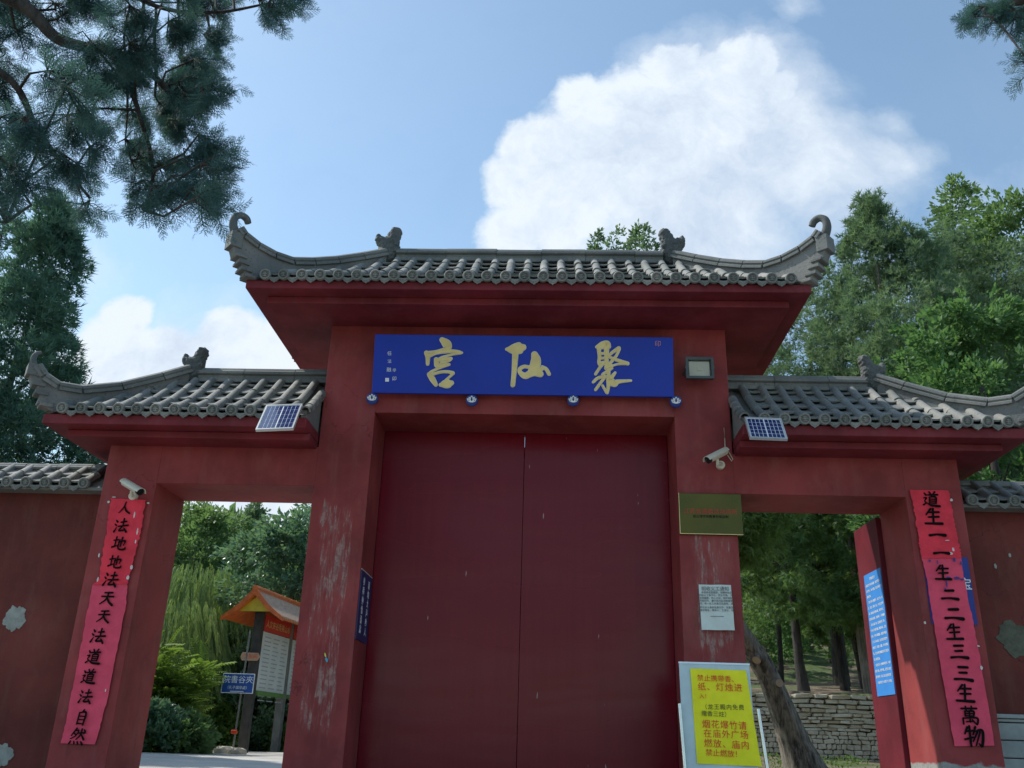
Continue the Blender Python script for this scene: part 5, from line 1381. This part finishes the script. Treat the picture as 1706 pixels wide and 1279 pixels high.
trunk_line(1440, 1150, 1402, 930, 17.2, .075, M['bark_dark'], 'dark slim trunk close left of the pale trunk', 46, (4.2, 6.8), 12000, rad=1.3)
trunk_line(1344, 1152, 1315, 985, 16.0, .085, M['bark_dark'], 'dark upright trunk in the middle of the right opening', 42, (3.5, 6.4))
trunk_line(1412, 1150, 1372, 985, 16.6, .07, M['bark_dark'], 'dark forked trunk between the middle trunk and the pale one', 43, (3.9, 6.6))
trunk_line(1300, 1140, 1290, 990, 19.5, .06, M['bark_dark'], 'thin far trunk left of the middle trunk in the right opening', 44, (3.8, 7.0), 14000, 'wood_dark', 1.9)
trunk_line(1385, 1120, 1378, 1000, 22.5, .07, M['bark_dark'], 'thin distant trunk on the bank beyond the right opening', 45, (5.0, 8.0), 14000, 'bright', 2.2)
for i_, (px, py, Y, rad, sd2) in enumerate(((1290, 1095, 24, 1.2, 61), (1350, 1080, 26, 1.0, 62), (1440, 1085, 25, 1.3, 63), (1260, 1040, 22, 1.3, 64))):
    p = at(px, py-40, Y); hh_ = max(.8, float(p[2])-float(h(p[0], Y)))
    tree('shrub', ['light green shrub far beyond the leaning trunk', 'small light shrub on the bank between the trunks', 'light shrub on the bank behind the pale trunk', 'tall shrub behind the right gate pillar edge'][i_], 'shrub', (float(p[0]), Y), hh_, rad, .05, M['bright'], M['bark_dark'], 9000, .11, sd2, LEAF, 'round', 30, .03, limb_n=6)
# leaning cut tree
lt = thing('leaning_tree', 'leaning rough barked tree with sawn stubs just beyond the right opening', 'tree', at(1345, 1285, 11.0))
pa = [at(1348, 1300, 11.0), at(1325, 1240, 11.0), at(1306, 1190, 10.95), at(1286, 1140, 10.9), at(1268, 1105, 10.85), at(1250, 1080, 10.8), at(1225, 1040, 10.7), at(1200, 980, 10.7), at(1190, 900, 10.8)]
mb = MB(); rr_ = [.22, .155, .128, .118, .120, .112, .095, .08, .06]; rs = np.random.RandomState(2)
n = 18; vs = []
for i, (p, r0) in enumerate(zip(pa, rr_)):
    for j in range(n):
        a = 2*math.pi*j/n; k = 1+.10*math.sin(a*5+i*.5)+.07*math.sin(a*9+i*1.1)+.05*rs.rand()+(.25*max(0, math.sin(a*3+1)) if i == 0 else 0)
        vs.append((p[0]+math.cos(a)*r0*k, p[1]+math.sin(a)*r0*k, p[2]+.25*r0*math.cos(a)))
mb.add(vs, [(i*n+j, i*n+(j+1) % n, (i+1)*n+(j+1) % n, (i+1)*n+j) for i in range(len(pa)-1) for j in range(n)])
mb.build('trunk', M['bark'], lt, smooth=True, angle=70, fixn=False)
for (px, py, L, dx, dy, dz, r0) in ((1296, 1138, .14, .15, -1, .0, .045), (1262, 1095, .22, -.35, -.55, -.6, .05)):
    p = at(px, py, 10.72); d = np.array([dx, dy, dz]); d /= np.linalg.norm(d)
    mb = MB(); mb.tube([p-d*.15, p+d*.05], [r0*1.25, r0], 12, cap=False); mb.build('branch_stub', M['bark'], lt, smooth=True)
    mb = MB(); mb.tube([p+d*.048, p+d*.053], [r0*.97, r0*.97], 12); mb.build('cut_face', M['cutwood'], lt)
rs = np.random.RandomState(77); nn = 14000; C_ = np.array([pa[-1]+np.array([rs.uniform(-.9, .7), rs.uniform(-.8, .8), rs.uniform(-.3, 1.3)]) for _ in range(26)])
ci = rs.randint(0, 26, nn); dd = rand_unit(rs, nn); pos = C_[ci]+dd*(.33*rs.uniform(.3, 1, nn)**.5)[:, None]
V_, F_ = scatter(*FAN, pos, dd+np.array([0, 0, -.3])+rand_unit(rs, nn)*.5, .11*rs.uniform(.6, 1.3, nn), rs)
reg(bpy.data.objects.new('crown', bigmesh('crown', V_, F_, M['wood_dark'])), lt)

# -- far wood as a mass
def mass(name, n, xr, yr, zr, mat, size, seed, tmpl=LEAF, cr=.8, nc=150):
    rs = np.random.RandomState(seed); C_ = np.stack([rs.uniform(*xr, nc), rs.uniform(*yr, nc), np.zeros(nc)], 1)
    C_[:, 2] = h(C_[:, 0], C_[:, 1])+rs.uniform(zr[0], zr[1], nc)**1.0
    rr_ = cr*rs.uniform(.6, 1.3, nc); ci = rs.randint(0, nc, n); dd = rand_unit(rs, n)
    pos = C_[ci]+dd*(rr_[ci]*rs.uniform(.4, 1, n)**.5)[:, None]*np.array([1, 1, .8])
    V_, F_ = scatter(*tmpl, pos, dd+np.array([0, 0, .1])+rand_unit(rs, n)*.6, size*rs.uniform(.6, 1.4, n), rs)
    o = reg(bpy.data.objects.new(name, bigmesh(name, V_, F_, mat))); tag(o, kind='stuff'); return o
tag(mass('far_woodland', 36000, (3, 16), (29, 33), (.2, 5.5), M['wood_dark'], .36, 51, LEAF, 1.3, 130), 'dim green woodland filling the slope behind the right opening', 'woodland')
tag(mass('hillside_woodland', 34000, (-18, -5), (31, 34), (.2, 5.0), M['olive'], .38, 52, LEAF, 1.4, 120), 'green woodland behind the trees of the left opening', 'woodland')
tag(mass('ground_cover', 9000, (2.6, 7.5), (9.2, 14.2), (.0, .02), M['scrub'], .035, 53, LEAF, .10, 260), 'low weeds and grass in front of the stone wall', 'ground cover')
tag(mass('undergrowth', 16000, (-9.5, -2.6), (18.6, 20.5), (.1, .5), M['scrub'], .12, 54, LEAF, .35, 70), 'low bright undergrowth along the far side of the path', 'ground cover')

# -- left opening
conifer_at(340, 862, 25, 2.3, 'rounded green tree at the back of the left opening', M['olive'], 71, 42000, 'round', .17, .12, 'leafy_tree', .26, 90, LEAF, .1)
conifer_at(428, 838, 28, 1.5, 'pointed tree standing highest in the left opening', M['cypress'], 72, 30000, 'cone', .17, .15, 'leafy_tree', .3, 90, LEAF, .3)
conifer_at(250, 900, 24, 2.2, 'green tree at the left side of the left opening', M['olive'], 73, 34000, 'round', .17, .1, 'leafy_tree', .26, 80, LEAF, .1)
conifer_at(500, 868, 21.5, 2.0, 'dark glossy leaved tree behind the notice shelter', M['glossy'], 74, 42000, 'round', .17, .12, 'glossy_tree', .26, 90, LEAF, -.1)
conifer_at(560, 850, 24, 2.0, 'dark tree hidden mostly behind the left gate pillar', M['glossy'], 75, 20000, 'round', .17, .12, 'glossy_tree', .26, 70, LEAF, -.1)
# willow
def willow(px, py, Y, rad, label, seed, ns=1500):
    p = at(px, py, Y); bz = float(h(p[0], Y)); H_ = float(p[2])-bz; rs = np.random.RandomState(seed)
    t = thing('willow_tree', label, 'tree', (p[0], Y, bz)); mb = MB(); b0 = np.array([p[0], Y, bz-.05]); top = b0+np.array([0, 0, H_*.8])
    mb.tube([b0, b0+(top-b0)*.5+np.array([.08, 0, 0]), top], [.13, .09, .03], 8, cap=False); limbs(mb, b0, top, .12, 14, rs, rad, .4); mb.build('trunk', M['bark'], t, smooth=True, fixn=False)
    f_ = rs.uniform(0.15, 1, ns); a = rs.uniform(0, 2*np.pi, ns); lay = np.floor(f_*5)/5+.2*rs.rand(ns)*.5
    rr_ = rad*np.sqrt(np.clip(1-(2*f_-1.05)**2*.8, .05, 1))*rs.uniform(.45, 1, ns)
    pos = np.stack([p[0]+np.cos(a)*rr_, Y+np.sin(a)*rr_, bz+H_*(.25+.75*f_)+rs.uniform(-.1, .1, ns)], 1)
    axis = np.stack([np.cos(a)*.25, np.sin(a)*.25, np.full(ns, -1.)], 1)+rand_unit(rs, ns)*.18
    V_, F_ = scatter(*STR, pos, axis, rs.uniform(.45, 1.0, ns), rs)
    reg(bpy.data.objects.new('crown', bigmesh('crown', V_, F_, M['willow'])), t)
willow(330, 945, 20.5, 1.45, 'light green drooping willow in the middle of the left opening', 81, 2200)
willow(290, 1000, 18.9, 1.25, 'second drooping willow nearer the left outer pillar', 82, 1700)
conifer_at(345, 1090, 19.2, 1.1, 'rounded mid green bush below the willow', M['scrub'], 84, 22000, 'round', .11, .03, 'bush', .26, 50, LEAF, .1, trunk_r=.04)
conifer_at(435, 1130, 19.6, 1.0, 'dark bush behind the notice shelter posts', M['glossy'], 85, 14000, 'round', .12, .03, 'bush', .28, 40, LEAF, .1, trunk_r=.04)
conifer_at(500, 1120, 20.2, 1.0, 'dark bush behind the right end of the shelter', M['glossy'], 88, 12000, 'round', .12, .03, 'bush', .28, 40, LEAF, .1, trunk_r=.04)
# sumac-like shrub with long pinnate leaves
def sumac(px, py, Y, rad, H_, label, seed, n=520, mat='fern'):
    p = at(px, py, Y); bz = float(h(p[0], Y)); rs = np.random.RandomState(seed); t = thing('pinnate_shrub', label, 'shrub', (p[0], Y, bz))
    mb = MB(); tips = []
    for i in range(16):
        a = rs.uniform(0, 6.28); q = rs.uniform(.2, 1)*rad; z = H_*rs.uniform(.35, 1.0)
        e = np.array([p[0]+math.cos(a)*q, Y+math.sin(a)*q, bz+z]); mb.tube([(p[0], Y, bz-.03), ((p[0]+e[0])/2, (Y+e[1])/2, bz+z*.6), e], [.02, .013, .006], 5, cap=False); tips.append(e)
    mb.build('stems', M['bark'], t, fixn=False)
    tips = np.array(tips); ci = rs.randint(0, len(tips), n); root = np.array([p[0], Y, bz]); f_ = rs.uniform(.35, 1.0, n)[:, None]
    pos = root+(tips[ci]-root)*f_+rs.normal(size=(n, 3))*.06; axis = rand_unit(rs, n)*np.array([1, 1, .3])+np.array([0, 0, .35])
    up = np.tile(np.array([0, 0, 1.]), (n, 1))
    V_, F_ = scatter(*PIN, pos, axis, rs.uniform(.3, .55, n), rs, up)
    reg(bpy.data.objects.new('leaves', bigmesh('leaves', V_, F_, M[mat])), t)
sumac(272, 1240, 15.6, .85, 1.75, 'yellow green shrub with long feather leaves low in the left opening', 91, 700)
conifer_at(290, 1195, 15.0, .62, 'leafy green shrub at the path edge low in the left opening', M['olive'], 92, 13000, 'round', .13, .03, 'shrub', .3, 34, LEAF, .2, trunk_r=.03)
conifer_at(238, 1170, 14.6, .6, 'dark leafy shrub hugging the left outer pillar', M['glossy'], 93, 13000, 'round', .13, .03, 'shrub', .3, 34, LEAF, .2, trunk_r=.03)

# -- overhanging juniper at the upper left, near the camera
def juniper(label, trunk_xy, limb_paths, clusters, seed, H_=6.5):
    rs = np.random.RandomState(seed); bx, by = trunk_xy; t = thing('juniper_tree', label, 'tree', (bx, by, 0))
    mb = MB(); mb.tube([(bx, by, -.05), (bx+.06, by+.05, 2.0), (bx-.05, by, 4.2), (bx, by, H_)], [.22, .18, .13, .04], 12, cap=False)
    nodes = []
    for pth, rr in limb_paths:
        pts = catmull([tuple(q) for q in pth], 6); k = len(pts); mb.tube(pts, list(np.linspace(rr[0], rr[1], k)), 8, cap=False); nodes += pts[2:]
    nodes = np.array(nodes)
    P = []; A = []; S = []
    for (c, r, dens, dr) in clusters:
        c = np.array(c); j = np.argmin(np.linalg.norm(nodes-c, axis=1)); nb = nodes[j]
        if np.linalg.norm(c-nb) > .1:
            mid = (nb+c)/2+rs.normal(size=3)*.03; mb.tube([nb, mid, c], [.009, .006, .004], 5, cap=False)
        ntw = max(3, int(dens*3.8))
        for i in range(ntw):
            d = rand_unit(rs, 1)[0]*.7+np.array(dr)*1.25; d /= np.linalg.norm(d); L = r*rs.uniform(.5, 1.0)
            e = c+d*L; m = c+d*L*.5+rs.normal(size=3)*.02; mb.tube([c, m, e], [.005, .003, .0015], 4, cap=False)
            for s in range(9):
                f_ = rs.uniform(.15, 1.0); q = c+(e-c)*f_; P.append(q); A.append(d*.75+rand_unit(rs, 1)[0]*.75+np.array(dr)*.35); S.append(rs.uniform(.07, .14)*(1.1-.35*f_))
    mb.build('trunk', M['bark_dark'], t, smooth=True, angle=80, fixn=False)
    P, A, S = np.array(P), np.array(A), np.array(S); allV = []; allF = []; off = 0
    for k in range(4):
        m = np.arange(len(P)) % 4 == k; V_, F_ = scatter(*frond(k), P[m], A[m], S[m], rs); allV.append(V_); allF.append(F_+off); off += len(V_)
    reg(bpy.data.objects.new('foliage', bigmesh('foliage', np.concatenate(allV), np.concatenate(allF), M['juniper'])), t)
    return len(P)
rsj = np.random.RandomState(9)
def ycl(px, py): return 3.6+.5*math.sin(px*.02+py*.013)+rsj.uniform(-.3, .3)
limbA = [at(-260, -60, 3.3), at(-60, -30, 3.4), at(40, 10, 3.5), at(90, 60, 3.55), at(140, 78, 3.6), at(200, 90, 3.7), at(260, 130, 3.8), at(310, 190, 3.9)]
limbB = [at(-200, 60, 3.4), at(0, 120, 3.5), at(60, 210, 3.7), at(100, 270, 3.8), at(150, 330, 3.9)]
limbC = [at(-60, -120, 3.5), at(120, -60, 3.7), at(260, 10, 3.8), at(360, 20, 3.9), at(450, 5, 3.9)]
limbD = [at(200, 90, 3.7), at(235, 200, 3.8), at(255, 280, 3.9), at(240, 350, 3.95)]
limbE = [at(-200, 160, 3.4), at(-40, 240, 3.5), at(0, 330, 3.6), at(10, 370, 3.6)]
cl = []
spec = [(20,20,3),(60,90,3),(110,40,3),(170,30,4),(150,110,3),(230,20,4),(230,90,5),(290,50,5),(300,110,5),(340,30,4),(350,70,3),(380,40,2),(430,12,2),(465,25,2.2),(490,12,1.6),
        (30,160,3),(80,160,3),(120,170,3),(180,160,4),(230,160,5),(280,160,5),(320,150,4),(345,135,3),(20,220,3),(70,230,3),(120,220,3),(170,210,2.5),(230,215,4),(290,210,4),(320,190,3),(350,180,2.5),
        (10,280,3),(60,280,3),(110,290,3),(150,270,2),(15,320,1.6),(50,325,1.4),(140,310,1.4),(165,345,1.2),(155,365,1),(240,245,3),(300,240,3.5),(340,235,3),(230,290,2.5),(270,290,3),(310,280,3),(340,292,2.0),
        (240,335,2.4),(270,340,2),(255,370,1.8),(330,340,2),(345,345,1.4),(300,320,1.6),(5,375,1.4),(220,310,1.4),(5,120,3),(20,60,3),(130,0,3),(60,0,3),(280,0,4),(370,0,3)]
for px, py, dn in spec:
    for q in range(1):
        jx, jy = rsj.uniform(-18, 18, 2); right = 1 if px > 260 else 0
        dr = np.array([.25+.35*right, .1, -.35])
        cl.append((at(px+jx-16, py+jy-26, ycl(px, py)), .18, dn, dr))
for px in range(-90, 0, 45):
    for py in range(-60, 300, 60): cl.append((at(px, py, 3.6+rsj.uniform(-.4, .4)), .18, 2.5, np.array([.1, .1, -.3])))
for px in range(0, 420, 50): cl.append((at(px, -50, 3.8+rsj.uniform(-.3, .3)), .18, 3.5, np.array([.2, .1, -.2])))
njun = juniper('near dark juniper hanging its sprays into the upper left of the sky', (-3.3, 3.0),
               [(limbA, (.045, .014)), (limbB, (.022, .008)), (limbC, (.018, .006)), (limbD, (.016, .006)), (limbE, (.018, .007))], cl, 5)
limbR = [at(2050, -120, 4.2), at(1900, -60, 4.1), at(1760, -15, 4.0), at(1680, 5, 4.0), at(1640, 12, 4.0)]
cl = [(at(px, py, 4+rsj.uniform(-.2, .2)), .14, dn, np.array([-.4, .1, -.35])) for px, py, dn in ((1640,10,1.2),(1665,8,1.6),(1690,15,1.8),(1690,30,1.4),(1655,28,1.0),(1720,0,3),(1760,20,3),(1800,-10,3),(1850,-30,3),(1730,60,1.8),(1720,110,.8))]
juniper('second near juniper whose sprays touch the upper right corner', (4.6, 3.4), [(limbR, (.06, .01))], cl, 6)
